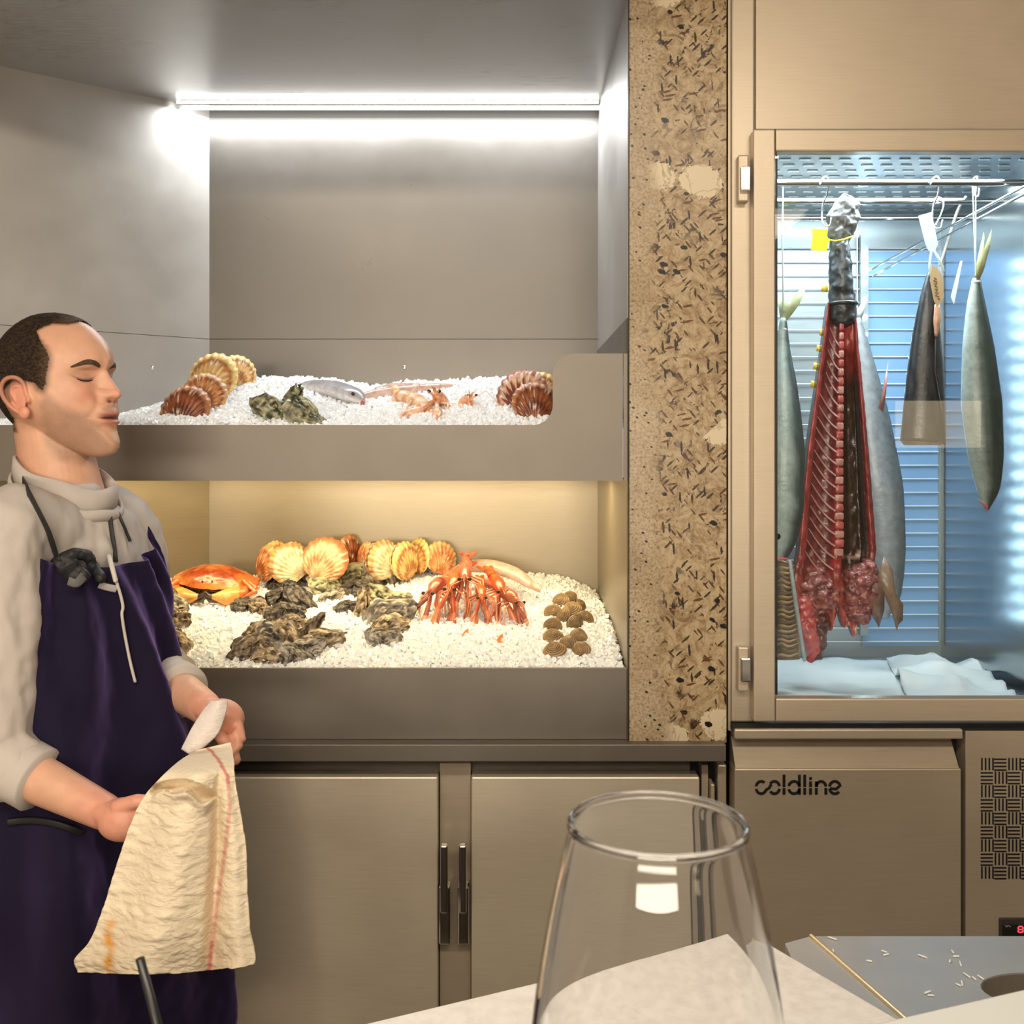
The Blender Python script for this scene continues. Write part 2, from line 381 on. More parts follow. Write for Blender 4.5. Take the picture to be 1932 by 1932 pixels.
# ------------------------------------------------------------------ seafood display
DF, DB = 2.0, 2.66
XR = PX(1184, DF)                    # right side wall
XBL = PX(395, DB)                    # back-left corner
wl = Vector((-.393, -.302)); 
def WL(t): return (XBL+wl.x*t, DB+wl.y*t)
ZC = CZ+(HY-207)/F*DB                # niche ceiling
disp = thing('seafood_display', 'tall brushed steel seafood display niche with two stepped ice shelves', 'display counter', (-.4, DF, .9))
def dpart(name, g, mat, parent=disp, smooth=False): return mk(name, g[0], g[1], mat, parent, smooth=smooth, world=True)
ZS = PZ(640, DB)                     # seam in the back wall
ZLT, ZLB = PZ(802, DF), PZ(907, DF)  # upper front lip
ZU0 = ZLB+.004
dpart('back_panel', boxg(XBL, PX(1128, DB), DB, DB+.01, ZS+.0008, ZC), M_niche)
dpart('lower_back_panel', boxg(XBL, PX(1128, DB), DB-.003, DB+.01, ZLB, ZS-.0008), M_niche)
x1, y1 = WL(1.9)
def leftpanel(name, z0, z1, mat, off=0):
    n = Vector((wl.y, -wl.x)).normalized()      # points to the outside
    a = Vector(WL(0)); b_ = Vector(WL(1.95)); n = -n if n.x > 0 else n
    a2, b2 = a+n*.01, b_+n*.01; a = a-n*off; b_ = b_-n*off
    return dpart(name, prismg([(a.x, a.y), (b_.x, b_.y), (b2.x, b2.y), (a2.x, a2.y)], 'z', z0, z1), mat)
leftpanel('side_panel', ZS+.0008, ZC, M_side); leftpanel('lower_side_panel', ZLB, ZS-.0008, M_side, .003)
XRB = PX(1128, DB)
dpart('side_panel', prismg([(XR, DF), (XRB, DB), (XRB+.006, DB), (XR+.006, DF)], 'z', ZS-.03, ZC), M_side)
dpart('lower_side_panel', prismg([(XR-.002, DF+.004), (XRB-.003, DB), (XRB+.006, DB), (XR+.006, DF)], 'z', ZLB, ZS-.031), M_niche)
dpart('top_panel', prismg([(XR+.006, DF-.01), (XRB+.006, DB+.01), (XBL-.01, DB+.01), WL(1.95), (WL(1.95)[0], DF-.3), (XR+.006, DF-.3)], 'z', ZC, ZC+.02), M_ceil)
# light strip with its diodes
ls = dpart('light_strip', boxg(XBL-.05, XRB, DB-.075, DB-.055, ZC-.012, ZC), M_chrome)
d = [boxg(x, x+.0032, DB-.078, DB-.0745, ZC-.0085, ZC-.0035) for x in np.arange(XBL-.06, XRB-.004, .0052)]
o = dpart('led_diode', joing(d), M_led, ls); o['kind'] = 'stuff'
dpart('diffuser', boxg(XBL-.05, XRB, DB-.055, DB-.045, ZC-.016, ZC-.004), M_ledbar, ls)
# upper front lip with a stepped, rounded end
def rr(cx, cz, r, a0, a1, n=8): return [(cx+r*math.cos(R(a0+(a1-a0)*k/n)), cz+r*math.sin(R(a0+(a1-a0)*k/n))) for k in range(n+1)]
XLE = PX(1175, DF); XST = PX(1043, DF); ZT = PZ(667, DF); rad = 40/F*DF; rad2 = 38/F*DF
XL0 = -1.60
poly = [(XL0, ZLB), (XLE, ZLB), (XLE, ZT)]+rr(XST+rad, ZT-rad, rad, 90, 180)+rr(XST-rad2, ZLT+rad2, rad2, 0, -90)+[(XL0, ZLT)]
dpart('front_lip', prismg(poly, 'y', DF, DF+.004), M_front)
dpart('lip_flange', boxg(XLE+.002, XR, DF+.001, DF+.006, ZLB, ZT), M_front)
dpart('shelf_underside', prismg([(XL0, DF+.004), (XR, DF+.004), (XRB, DB), (XBL, DB), WL(1.9)], 'z', ZLB, ZLB+.004), M_niche)
# lower niche
ZL2T, ZL2B = PZ(1260, DF), PZ(1405, 1.965)+.0003
ZFLOOR = ZL2B-.002
dpart('lower_niche_back', boxg(XBL+.001, XRB-.0005, DB-.005, DB+.01, ZFLOOR, ZLB), M_lownic)
leftpanel('lower_niche_side', ZFLOOR, ZLB, M_lownic, .004)
dpart('lower_niche_side', prismg([(XR-.001, DF+.004), (XRB-.001, DB-.005), (XRB+.006, DB), (XR+.006, DF)], 'z', ZFLOOR, ZLB), M_lownic)
dpart('lower_front_lip', boxg(XL0, XR-.001, DF, DF+.004, ZL2B, ZL2T, .001), M_front)
dpart('tray_floor', prismg([(XL0, DF+.004), (XR, DF+.004), (XRB, DB-.006), (XBL, DB-.006), WL(1.9)], 'z', ZL2B-.001, ZL2B+.002), M_niche)
dpart('warm_light_strip', boxg(-.95, XR-.05, 2.29, 2.31, ZLB-.003, ZLB+.001), M_ledwarm)
def screw(px, py, D):
    V, Fc = ellg((0, 0, 0), (.0052, .003, .0052), 12, 6); V = V+np.array(P(px, py, D)); dpart('screw', (V, Fc), M_chrome, smooth=True)
screw(763, 693, DB-.003); screw(287, 694, 2.568)
# body of the display above the frame and around it
struct('wall_1', *boxg(-3.3, WL(1.95)[0], 2.0, 2.9, .0, 2.92), M_front)
struct('trim_1', *boxg(WL(1.95)[0], PX(1186, DF), DF-.31, DF-.29, ZC, 2.92), M_front)

# ------------------------------------------------------------------ crushed ice
def zU(x, y):
    u = np.clip((y-2.02)/.60, 0, 1.1)
    k = .135-.10*sst(-.66, -1.0, x)-.012*np.exp(-((x+.36)/.06)**2)
    return ZLT-.004+k*u**.9+.006*np.sin(x*9+1)+.004*np.sin(y*21)*u
def zL(x, y):
    u = np.clip((y-2.02)/.60, 0, 1.1)
    return ZL2T-.006+(.105+.014*np.exp(-((x+.08)/.12)**2))*u**.85-.006*np.sin(x*8)*u-.04*sst(.12, .24, x)*sst(.25, 1, u)
def surf(fn, px, py):
    """point where the sight line through (px,py) meets the ice"""
    Ds = np.linspace(2.01, 2.63, 200); x = (px-CXP)/F*Ds; z = CZ-(py-HY)/F*Ds; g = z-fn(x, Ds)
    i = np.where(g <= 0)[0]
    D = Ds[i[0]] if len(i) else Ds[int(np.argmin(np.abs(g)))]
    return D
def ice(name, fn, n, label, seed):
    rs = np.random.RandomState(seed)
    ny, nx = 60, 160
    ys = np.linspace(2.006, 2.652, ny); V = []
    for y in ys:
        xl = max(-1.58, XBL+wl.x*(DB-y)/(-wl.y)*1.0 + .006) if False else XBL-(DB-y)/.302*.393+.008
        xl = max(xl, -1.58); xr_ = XR+(XRB-XR)*(y-DF)/(DB-DF)-.004
        for x in np.linspace(xl, xr_, nx): V.append((x, y, float(fn(x, y))))
    V = np.array(V); V[:, 2] += .003*vn(V, 80, seed)-.003
    top = V.copy(); Fc = gridg(V, nx, ny)
    base = V.copy(); base[:, 2] = (ZLB+.006) if name == 'U' else ZL2B+.004
    m = len(V); allV = np.vstack([top, base]); Fc = list(Fc)
    border = [i for i in range(nx)]+[j*nx+nx-1 for j in range(1, ny)]+[(ny-1)*nx+i for i in range(nx-2, -1, -1)]+[j*nx for j in range(ny-2, 0, -1)]
    for a, b_ in zip(border, border[1:]+border[:1]): Fc.append((a, a+m, b_+m, b_))
    # chunks
    y = rs.uniform(2.012, 2.64, n*2); xlim = np.maximum(-1.25, XBL-(DB-y)/.302*.393+.012); x = rs.uniform(-1.2, XR-.006, n*2)
    ok = (x > xlim) & (x < XR+(XRB-XR)*(y-DF)/(DB-DF)-.006); x = x[ok][:n]; y = y[ok][:n]; k = len(x)
    c = np.stack([x, y, fn(x, y)+rs.uniform(-.004, .005, k)], 1)
    cube = np.array([(a, b_, c_) for a in (-1, 1) for b_ in (-1, 1) for c_ in (-1, 1)], float)
    sz = rs.uniform(.0022, .0052, (k, 1, 3))
    q = rs.normal(size=(k, 4)); q /= np.linalg.norm(q, axis=1)[:, None]; w, a, b2, c2 = q.T
    Rm = np.stack([np.stack([1-2*(b2*b2+c2*c2), 2*(a*b2-c2*w), 2*(a*c2+b2*w)], 1), np.stack([2*(a*b2+c2*w), 1-2*(a*a+c2*c2), 2*(b2*c2-a*w)], 1), np.stack([2*(a*c2-b2*w), 2*(b2*c2+a*w), 1-2*(a*a+b2*b2)], 1)], 1)
    pts = (cube[None]*sz*(1+rs.uniform(-.35, .25, (k, 8, 3))))
    pts = np.einsum('kij,kpj->kpi', Rm, pts)+c[:, None]
    fq = np.array([(0, 1, 3, 2), (4, 6, 7, 5), (0, 4, 5, 1), (2, 3, 7, 6), (0, 2, 6, 4), (1, 5, 7, 3)])
    FF = (fq[None]+(np.arange(k)*8)[:, None, None]).reshape(-1, 4)+len(allV)
    o = mk('crushed_ice', np.vstack([allV, pts.reshape(-1, 3)]), Fc+FF.tolist(), M_ice, smooth=False)
    tag(o, label, 'ice', kind='stuff'); return o
ice('U', zU, 17000, 'bed of white crushed ice on the upper steel shelf', 1)
ice('L', zL, 19000, 'bed of warm lit crushed ice on the lower steel shelf', 2)

# ------------------------------------------------------------------ granite pillar, worktop, undercounter fridge
o = mk('stone_pillar', *boxg(PX(1187, 1.99), PX(1371, 1.99), 1.99, 2.7, PZ(1402, 1.99), 2.92, .0015), M_stone, smooth=False)
tag(o, 'tall beige and brown granite pillar with black flecks between display and cabinet', 'pillar', kind='structure')
struct('trim_2', *boxg(PX(1185.2, 1.995), PX(1186.8, 1.995), 1.990, 1.996, PZ(1398, 1.99), 2.92), M_dark)
o = mk('steel_worktop', *boxg(-1.9, PX(1370, 1.965), 1.965, 2.70, PZ(1437, 1.965), PZ(1405, 1.965), .0015), M_front, smooth=False)
tag(o, 'long brushed steel worktop edge running below the ice display and pillar', 'worktop')
uf = thing('undercounter_fridge', 'wide steel undercounter fridge with two doors below the ice display', 'refrigerator', (-.1, 2.0, 0))
def up(name, g, mat, parent=uf, smooth=False): return mk(name, g[0], g[1], mat, parent, smooth=smooth, world=True)
ZUB = PZ(1437, 1.965)-.001
up('cabinet_body', boxg(PX(-80, 2.05), PX(1352, 2.05), 2.05, 2.65, .12, ZUB), M_dark)
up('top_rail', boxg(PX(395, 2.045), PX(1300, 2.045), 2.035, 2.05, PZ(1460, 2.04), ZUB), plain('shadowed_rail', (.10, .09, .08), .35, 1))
def mkdoor(xa, xb, name='door'):
    return up(name, boxg(PX(xa, 2.0), PX(xb, 2.0), 2.0, 2.045, .17, PZ(1466, 2.0), .003), M_door)
d0 = mkdoor(-60, 370); d1 = mkdoor(394, 826); d2 = mkdoor(889, 1320)
post = up('centre_post', boxg(PX(830, 2.025), PX(888, 2.025), 2.025, 2.05, .15, PZ(1440, 2.025)), M_cab)
up('corner_post', boxg(PX(1322, 2.03), PX(1334, 2.03), 2.02, 2.06, .15, PZ(1440, 2.03)), M_cab)
up('corner_post', boxg(PX(1352, 2.03), PX(1369, 2.03), 2.02, 2.06, .15, PZ(1440, 2.03), .003), M_cab)
up('door_hinge', boxg(PX(1336, 2.03), PX(1343, 2.03), 2.0, 2.04, PZ(1545, 2.0), PZ(1480, 2.0), .002), M_cab)
up('corner_post', boxg(PX(372, 2.03), PX(388, 2.03), 2.02, 2.06, .15, PZ(1440, 2.03)), M_cab)
for xa, par_ in ((829, d1), (864, d2)):
    h = up('handle', boxg(PX(xa+3, 2.0), PX(xa+17, 2.0), 1.975, 1.99, PZ(1718, 1.99), PZ(1590, 1.99), .003), M_chrome, par_)
    up('handle_plate', boxg(PX(xa, 2.01), PX(xa+21, 2.01), 1.992, 2.022, PZ(1775, 2.01), PZ(1666, 2.01), .003), M_chrome, par_)
up('foot', boxg(PX(400, 2.05), PX(1340, 2.05), 2.1, 2.6, 0.0, .12), M_black)

# ------------------------------------------------------------------ ageing cabinet (top right)
ac = thing('ageing_cabinet', 'tall steel glass door cabinet with fish hanging in cold blue light', 'display fridge', (.8, 2.0, .9))
def ap(name, g, mat, parent=ac, smooth=False): return mk(name, g[0], g[1], mat, parent, smooth=smooth, world=True)
XI0, XI1, DI, ZI0, ZI1 = .50, 1.11, 2.65, PZ(1240, 2.65), PZ(285, 2.03)+.02
XOUT = 1.25
ap('left_casing', boxg(PX(1374, 2.0), XI0-.002, 2.0, 2.7, PZ(1373, 2.0), 2.90), M_cab)
ap('casing_strip', boxg(PX(1380, 1.99), PX(1424, 1.99), 1.988, 2.0, PZ(1362, 1.99), 2.90, .004), M_cab)
ap('right_casing', boxg(XI1+.002, XOUT, 2.0, 2.7, PZ(1373, 2.0), 2.90), M_cab)
ap('top_casing', boxg(PX(1425, 1.995), XOUT, 1.99, 2.7, PZ(243, 1.99), 2.90), M_cab)
ap('bottom_casing', boxg(PX(1374, 2.0), XOUT, 2.0, 2.7, PZ(1373, 2.0), ZI0-.012), M_cab)
ap('painted_gap_shadow', boxg(PX(1380, 1.99), XOUT, 1.984, 1.9995, PZ(1377, 1.99), PZ(1363, 1.99)), M_dark)  # black strip added for the shade in the gap, also stops cabinet light leaking
ap('inner_back', boxg(XI0, XI1, DI, DI+.01, ZI0, ZI1), M_inner)
ap('inner_side', boxg(XI0-.002, XI0, 2.0, DI, ZI0, ZI1), M_inner); ap('inner_side', boxg(XI1, XI1+.002, 2.0, DI, ZI0, ZI1), steel('side_mirror_steel', (.36, .41, .44), .20, (1, 1, 60), .06, metal=.95))
ap('inner_floor', boxg(XI0, XI1, 1.986, DI, ZI0-.01, ZI0), M_inner)
cl = ap('slotted_ceiling', boxg(XI0, XI1, 2.0, DI, ZI1, ZI1+.01), M_inner)
M_wire = plain('white_wire', (.80, .90, .95), .4)
M_slot = plain('pale_slot', (.75, .82, .84), .3, 1)
sl = []
for j, y in enumerate(np.arange(2.06, 2.62, .045)):
    for i, x in enumerate(np.arange(XI0+.02+(.02 if j % 2 else 0), XI1-.03, .042)):
        sl.append(boxg(x, x+.024, y, y+.007, ZI1-.003, ZI1, .001))
o = ap('ceiling_slot', joing(sl), M_slot, cl); o['kind'] = 'stuff'
for py in np.arange(470, 1230, 25.5):
    z = PZ(py, DI); ap('back_wire', tubeg([(XI0+.01, DI-.008, z), (XI1-.01, DI-.008, z)], .0018, 6), M_wire, smooth=True)
for z, D in ((PZ(345, 2.16), 2.16), (PZ(380, 2.34), 2.34), (PZ(412, 2.50), 2.50)):
    ap('hanging_rail', tubeg([(XI0, D, z), (XI1, D, z)], .0075, 12), M_chrome, smooth=True)
bl = ap('back_light_strip', boxg(.895, .915, DI-.022, DI-.012, ZI0+.06, ZI1-.06), M_inner)
for py in np.arange(500, 1180, 33):
    pz = PZ(py, DI-.02); ap('led_diode', ellg((.905, DI-.0225, pz), (.0065, .002, .0065), 10, 6), M_ledblue, bl, True)
M_bluelight = plain('painted_blue_light', (.26, .48, .80), .35, .2)  # blue light on the back wall, put into the colour of a sheet
ap('blue_light_patch', boxg(.905, 1.10, DI-.005, DI-.001, ZI0+.03, ZI1-.10), M_bluelight)
ap('diagonal_rod', tubeg([P(1932, 352, 2.12), P(1640, 510, 2.6)], .003, 8), M_chrome, smooth=True)  # pair of thin chrome tubes running diagonally through the cabinet
ap('diagonal_rod', tubeg([P(1940, 362, 2.12), P(1648, 520, 2.6)], .003, 8), M_chrome, smooth=True)
# door: frame of four stiles, glass, hinges
DD = 1.955
cdoor = ap('door', joing([boxg(PX(1422, DD), PX(1463, DD), DD, 1.985, PZ(1362, DD), PZ(243, DD), .003), boxg(1.16, 1.205, DD, 1.985, PZ(1362, DD), PZ(243, DD), .003),
    boxg(PX(1464, DD), 1.159, DD, 1.985, PZ(285, DD), PZ(243, DD), .003), boxg(PX(1464, DD), 1.159, DD, 1.985, PZ(1362, DD), PZ(1318, DD), .003)]), M_cab)
ap('glass_pane', boxg(PX(1462, DD), 1.16, 1.972, 1.976, PZ(1320, DD), PZ(284, DD)), M_pane, cdoor)
ap('door_gasket', joing([boxg(PX(1458, 1.985), PX(1467, 1.985), 1.985, 1.989, PZ(1320, DD), PZ(284, DD)), boxg(PX(1466, 1.985), 1.15, 1.985, 1.989, PZ(287, 1.985), PZ(283, 1.985))]), M_black, cdoor)
for py, h in ((337, 44), (1262, 42)):
    hg = ap('hinge', boxg(PX(1392, 1.97), PX(1412, 1.97), 1.965, 1.99, PZ(py+h, 1.97), PZ(py-h, 1.97), .003), M_cab)
    ap('hinge_knuckle', boxg(PX(1398, 1.955), PX(1416, 1.955), 1.952, 1.966, PZ(py+h*.55, 1.96), PZ(py-h*.5, 1.96), .002), M_chrome, hg)
# ------------------------------------------------------------------ blast chiller under the cabinet
cf = thing('undercounter_chiller', 'steel undercounter chiller with angled pull handle and black lettering', 'refrigerator', (.62, 1.99, 0))
def cp(name, g, mat, parent=cf, smooth=False): return mk(name, g[0], g[1], mat, parent, smooth=smooth, world=True)
X0c, X1c = PX(1386, 1.98), PX(1814, 1.98)
cp('cabinet_body', boxg(PX(1376, 2.03), 1.25, 2.03, 2.65, .12, PZ(1369, 2.03)), M_dark)
dr = cp('door', boxg(X0c, X1c, 1.98, 2.03, .17, PZ(1450, 1.98), .003), M_cab)
cp('handle_slope', prismg([(1.982, PZ(1450, 1.98)), (2.03, PZ(1450, 1.98)), (2.03, PZ(1385, 2.03)), (2.022, PZ(1390, 2.02))], 'x', X0c+.002, X1c-.004), M_cab, dr)
cp('handle_lip', boxg(X0c-.001, X1c+.001, 1.975, 2.02, PZ(1395, 1.975), PZ(1376, 1.975), .003), M_cab, dr)
cp('foot', boxg(X0c+.03, 1.2, 2.08, 2.6, 0, .12), M_black)
# lettering built from flat strokes
def strokes(lines, w, D, t=.0012):
    out = []
    for ln in lines:
        pts = [np.array(p, float) for p in ln]; n = len(pts); L = []; Rr = []
        closed = np.allclose(pts[0], pts[-1])
        for i in range(n):
            a = pts[i-1] if i > 0 else (pts[-2] if closed else pts[i]); b_ = pts[i+1] if i < n-1 else (pts[1] if closed else pts[i])
            d_ = b_-a; d_ /= max(1e-9, np.linalg.norm(d_)); nrm = np.array([-d_[1], d_[0]])
            L.append(pts[i]+nrm*w/2); Rr.append(pts[i]-nrm*w/2)
        V = []
        for p in L+Rr: q = P(p[0], p[1], D); V.append((q.x, D-t, q.z))
        for p in L+Rr: q = P(p[0], p[1], D); V.append((q.x, D, q.z))
        m = n; Fc = []
        for i in range(n-1):
            Fc.append((i, i+1, m+i+1, m+i)); Fc.append((i, i+2*m, i+1+2*m, i+1)); Fc.append((m+i, m+i+1, 3*m+i+1, 3*m+i))
        if not closed:
            Fc.append((0, m, 3*m, 2*m)); Fc.append((n-1, 2*m+n-1, 3*m+n-1, m+n-1))
        out.append((np.array(V), Fc))
    return joing(out)
def arc(cx, cy, rx, ry, a0, a1, n=18): return [(cx+rx*math.cos(R(a0+(a1-a0)*k/n)), cy+ry*math.sin(R(a0+(a1-a0)*k/n))) for k in range(n+1)]
bt, xt, asc = 1497.0, 1474.0, 1461.5; ym = (bt+xt)/2; ry = (bt-xt)/2
top = lambda cx, rx, a0=190, a1=350: arc(cx, ym-1, rx, ry-1, a0, a1)
bot = lambda cx, rx, a0=170, a1=10: arc(cx, ym+1.2, rx, ry-1, a0, a1)
L = [top(1436, 9.5, 188, 310), bot(1436, 9.5, 172, 20)+[(1451, ym+1), (1455, ym-6)], top(1461, 9.5, 215, 352), bot(1461, 9.5, 145, 8)]
L += [[(1479, asc), (1479, ym-1)], [(1479, ym+1.2), (1479, bt+2)]]
L += [top(1498, 10), bot(1498, 10), [(1508, asc), (1508, ym-1)], [(1508, ym+1.2), (1508, bt+2)]]
L += [[(1518, asc), (1518, ym-1)], [(1518, ym+1.2), (1518, bt+2)]]
L += [[(1529, xt-8), (1529, xt-3)], [(1529, xt), (1529, ym-1)], [(1529, ym+1.2), (1529, bt+2)]]
L += [[(1540, bt+2), (1540, ym+1.2)], [(1540, ym-1), (1540, xt)], arc(1549, ym-1, 9, ry-1, 185, 355), [(1558, ym+1.2), (1558, bt+2)]]
L += [top(1575, 10, 185, 358), bot(1575, 10, 175, 40), [(1566, ym+2), (1577, ym+3), (1583, ym-2)]]
cp('lettering', strokes(L, 5.2, 1.98), M_black, dr)
# side panel with basket-weave louvres and controller
pn = cp('vent_panel', boxg(PX(1822, 1.985), 1.24, 1.985, 2.03, .17, PZ(1378, 1.985), .002), M_cab)
sl = []
c0x, c0y, cs = 1850, 1430, 25.6
for j in range(9):
    for i in range(6):
        x = c0x+i*cs; y = c0y+j*cs; vert = (i+j) % 2 == 0
        for k in range(4):
            if vert: a = (x+1+k*7.0, y, x+3.8+k*7.0, y+23)
            else: a = (x, y+1+k*6.8, x+23, y+3.8+k*6.8)
            V, Fc = boxg(PX(a[0], 1.985), PX(a[2], 1.985), 1.9842, 1.9862, PZ(a[3], 1.985), PZ(a[1], 1.985))
            o = mk('louvre_slot', V, Fc, M_black, pn, smooth=False, world=True)
ctl = cp('controller', boxg(PX(1884, 1.985), PX(1990, 1.985), 1.981, 1.99, PZ(1785, 1.985), PZ(1731, 1.985), .002), plain('dark_bezel', (.05, .045, .04), .35), pn)
cpn = cp('display_window', boxg(PX(1891, 1.981), PX(1980, 1.981), 1.9795, 1.982, PZ(1778, 1.981), PZ(1744, 1.981), .001), M_black, pn)
sg = [[(1922, 1748), (1929, 1748)], [(1922, 1753.5), (1929, 1753.5)], [(1922, 1759), (1929, 1759)], [(1921, 1749), (1921, 1753)], [(1921, 1754.5), (1921, 1758.5)], [(1930, 1749), (1930, 1753)], [(1930, 1754.5), (1930, 1758.5)]]
cp('red_digit', strokes(sg, 1.8, 1.9795, .0004), M_reddig, pn)
cp('status_mark', strokes([[(1896, 1746), (1899, 1749)], [(1899, 1749), (1902, 1746)], [(1903, 1746.5), (1907, 1748.5)]], 1.1, 1.9795, .0004), plain('grey_print', (.45, .45, .45), .5), pn)
# ------------------------------------------------------------------ shellfish and fish
M_shell = vcol('shell', .38, .30, 90, .5, .5, 160)
M_wet = vcol('wet_flesh', .22, .22, 60, .6, .35, 120)
M_fish = vcol('fish_skin', .25, .18, 70, .6, .25, 150)
M_crust = vcol('crustacean', .25, .22, 90, .6, .35, 180)
M_eye = plain('black_eye', (.01, .01, .01), .1)

def scallop_valve(Rr, H, seed, cA, cB, cE, side=-1, nrib=17, inner=None):
    """fan valve: hinge at z=-R, opens up; bulges to -y when side=-1"""
    nt_, nr = 84, 12; V = []; col = []
    th = np.linspace(-R(78), R(78), nt_)
    rs = np.random.RandomState(seed); ph = rs.uniform(0, 6)
    for j in range(nr):
        q = (j/(nr-1))
        for i, t in enumerate(th):
            rib = math.cos(t*nrib*2.1+ph)
            L = 2*Rr*math.cos(t)**.80*(1+.018*rib*q); rho = L*q
            x = rho*math.sin(t); z = rho*math.cos(t)-Rr
            d = min(1, math.hypot(x, z)/Rr)
            h = H*(1-d**2.2)**.55 if d < 1 else 0
            y = side*(h+.0016*rib*q*(1 if d < .99 else .6))
            V.append((x, y, z))
            nz = .5+.5*math.sin(q*13+ph)*.6
            c = np.array(cA)*(1-.5*(.5-.5*rib)) if (nz+.25*rib) > .5 else np.array(cB)
            if q > .88: c = np.array(cE)
            if q > .97: c = np.array(cE)*1.1
            col.append(c)
    V = np.array(V); col = np.array(col)
    n = fbm(V, 90, seed)[:, None]; col = col*(1+.45*n); sp = (vn(V, 260, seed+3) > .62)[:, None]; col = np.where(sp, np.array((.78, .70, .58))*np.ones_like(col), col)
    Fc = gridg(V, nt_, nr)
    m = len(V); V2 = V.copy(); V2[:, 1] -= side*.0022; c2 = col*.9 if inner is None else np.ones_like(col)*np.array(inner)
    Fc2 = [tuple(i+m for i in f[::-1]) for f in Fc]
    rim = [((nr-1)*nt_+i, (nr-1)*nt_+i+1, m+(nr-1)*nt_+i+1, m+(nr-1)*nt_+i) for i in range(nt_-1)]
    # ears at the hinge
    e, ef = boxg(-Rr*.42, Rr*.42, min(0, side*.004), max(0, side*.004), -Rr*1.0, -Rr*.78, .0015)
    k = 2*m; allV = np.vstack([V, V2, e]); allC = np.vstack([col, c2, np.ones((len(e), 3))*np.array(cA)*.9])
    return allV, Fc+Fc2+rim+[tuple(i+k for i in f) for f in ef], allC
SC = {}
def scallop_kind(key, cA, cB, cE, seed, inner=None, H=.016):
    a = scallop_valve(.05, H, seed, cA, cB, cE, -1); b_ = scallop_valve(.0485, .009, seed+5, np.array(cB)*1.1, cA, cE, 1)
    SC[key] = [rawmesh('upper_valve', *a[:2], col=a[2]), rawmesh('lower_valve', *b_[:2], col=b_[2])]
    for m in SC[key]: m.materials.append(M_shell)
scallop_kind('dark', (.20, .045, .018), (.30, .09, .03), (.50, .22, .09), 1)
scallop_kind('rust', (.38, .11, .03), (.56, .26, .10), (.70, .40, .18), 2)
scallop_kind('gold', (.52, .20, .05), (.75, .48, .18), (.85, .60, .22), 3)
scallop_kind('orange', (.66, .20, .06), (.78, .36, .14), (.85, .55, .25), 4)
scallop_kind('pink', (.80, .36, .17), (.86, .52, .30), (.60, .22, .10), 5)
scallop_kind('cream', (.82, .66, .40), (.88, .76, .52), (.55, .30, .12), 6)
scallop_kind('striped', (.24, .05, .03), (.72, .48, .32), (.42, .14, .07), 7)
def scallop(key, px, py, D, r, rot, label, group, gape=0.0):
    fn_ = zU if group == G1 else zL; Ds_ = surf(fn_, px, min(py+r*.78, 797) if group == G1 else py+r*.78)-.012; D = max(min(D, Ds_), 2.085, D-.22) if Ds_ > 2.02 else D
    s = r/F*D/.05
    t = thing('scallop', label, 'scallop', P(px, py, D), group, tuple(R(a) for a in rot)); t.scale = (s, s, s)
    u = link_mesh('upper_valve', SC[key][0], t, (0, -.0006, 0)); l = link_mesh('lower_valve', SC[key][1], t, (0, .0026, 0))
    if gape: u.rotation_euler = (R(gape), 0, 0); u.location = (0, -.0006-.05*math.sin(R(gape)), -.05+.05*math.cos(R(gape)))
    return t
G1 = 'scallops heaped on the upper ice'
UP = [('gold', 449, 702, 2.53, 33, (-12, 12, 28), 'orange and cream scallop rearmost of the upper left heap'),
      ('gold', 403, 710, 2.47, 46, (-15, 8, -12), 'large yellow rimmed scallop in the middle of the upper left heap'),
      ('dark', 374, 741, 2.42, 24, (-20, -30, -20), 'small dark scallop half hidden inside the upper left heap'),
      ('rust', 388, 740, 2.37, 38, (-18, 15, 10), 'brown flat scallop second from the front of the upper left heap'),
      ('dark', 350, 770, 2.31, 46, (-22, 0, -8), 'dark red brown scallop lowest and leftmost on the upper ice'),
      ('gold', 1022, 737, 2.50, 36, (-12, 20, 5), 'orange scallop hidden behind the pair at the upper right end'),
      ('striped', 985, 742, 2.40, 47, (-18, -16, -12), 'red and white striped fan scallop at the upper right'),
      ('dark', 1012, 762, 2.30, 44, (-20, 14, 12), 'dark scallop with a cream rim tucked against the steel upstand')]
for k, px, py, D, r, rot, lb in UP: scallop(k, px, py, D, r, rot, lb, G1)
G2 = 'row of scallops at the back of the lower ice'
LO = [('gold', 522, 1050, 2.60, 30, (-5, 18, 52), 'yellow scallop edge on behind the brown one at the left of the row', 0),
      ('rust', 503, 1062, 2.52, 34, (-10, 12, -50), 'rough brown scallop at the left end of the lower row', 0),
      ('orange', 556, 1054, 2.59, 32, (-8, 10, 55), 'orange and white scallop turned sideways behind the cream shell', 0),
      ('cream', 545, 1062, 2.50, 37, (-12, -38, 30), 'cream scallop half with fine ribs showing near the left end', 0),
      ('dark', 660, 1040, 2.60, 32, (-5, 6, 60), 'narrow brown scallop upright just right of the large pink one', 0),
      ('pink', 614, 1055, 2.50, 42, (-14, 18, -8), 'largest pink orange scallop facing forward in the lower row', 0),
      ('orange', 691, 1053, 2.58, 31, (-8, -6, -54), 'rust orange scallop edge on in the middle of the lower row', 0),
      ('cream', 720, 1056, 2.51, 36, (-12, -42, 48), 'pale scallop with a dark open edge right of the middle', 9),
      ('gold', 762, 1058, 2.53, 36, (-10, -14, 58), 'striped gold scallop leaning right over the oysters', 6),
      ('gold', 790, 1049, 2.59, 34, (-6, -4, -52), 'tall golden ribbed scallop second from the right end of the row', 0),
      ('orange', 832, 1052, 2.58, 31, (-10, 18, 30), 'yellow rimmed orange scallop at the right end of the row', 0)]
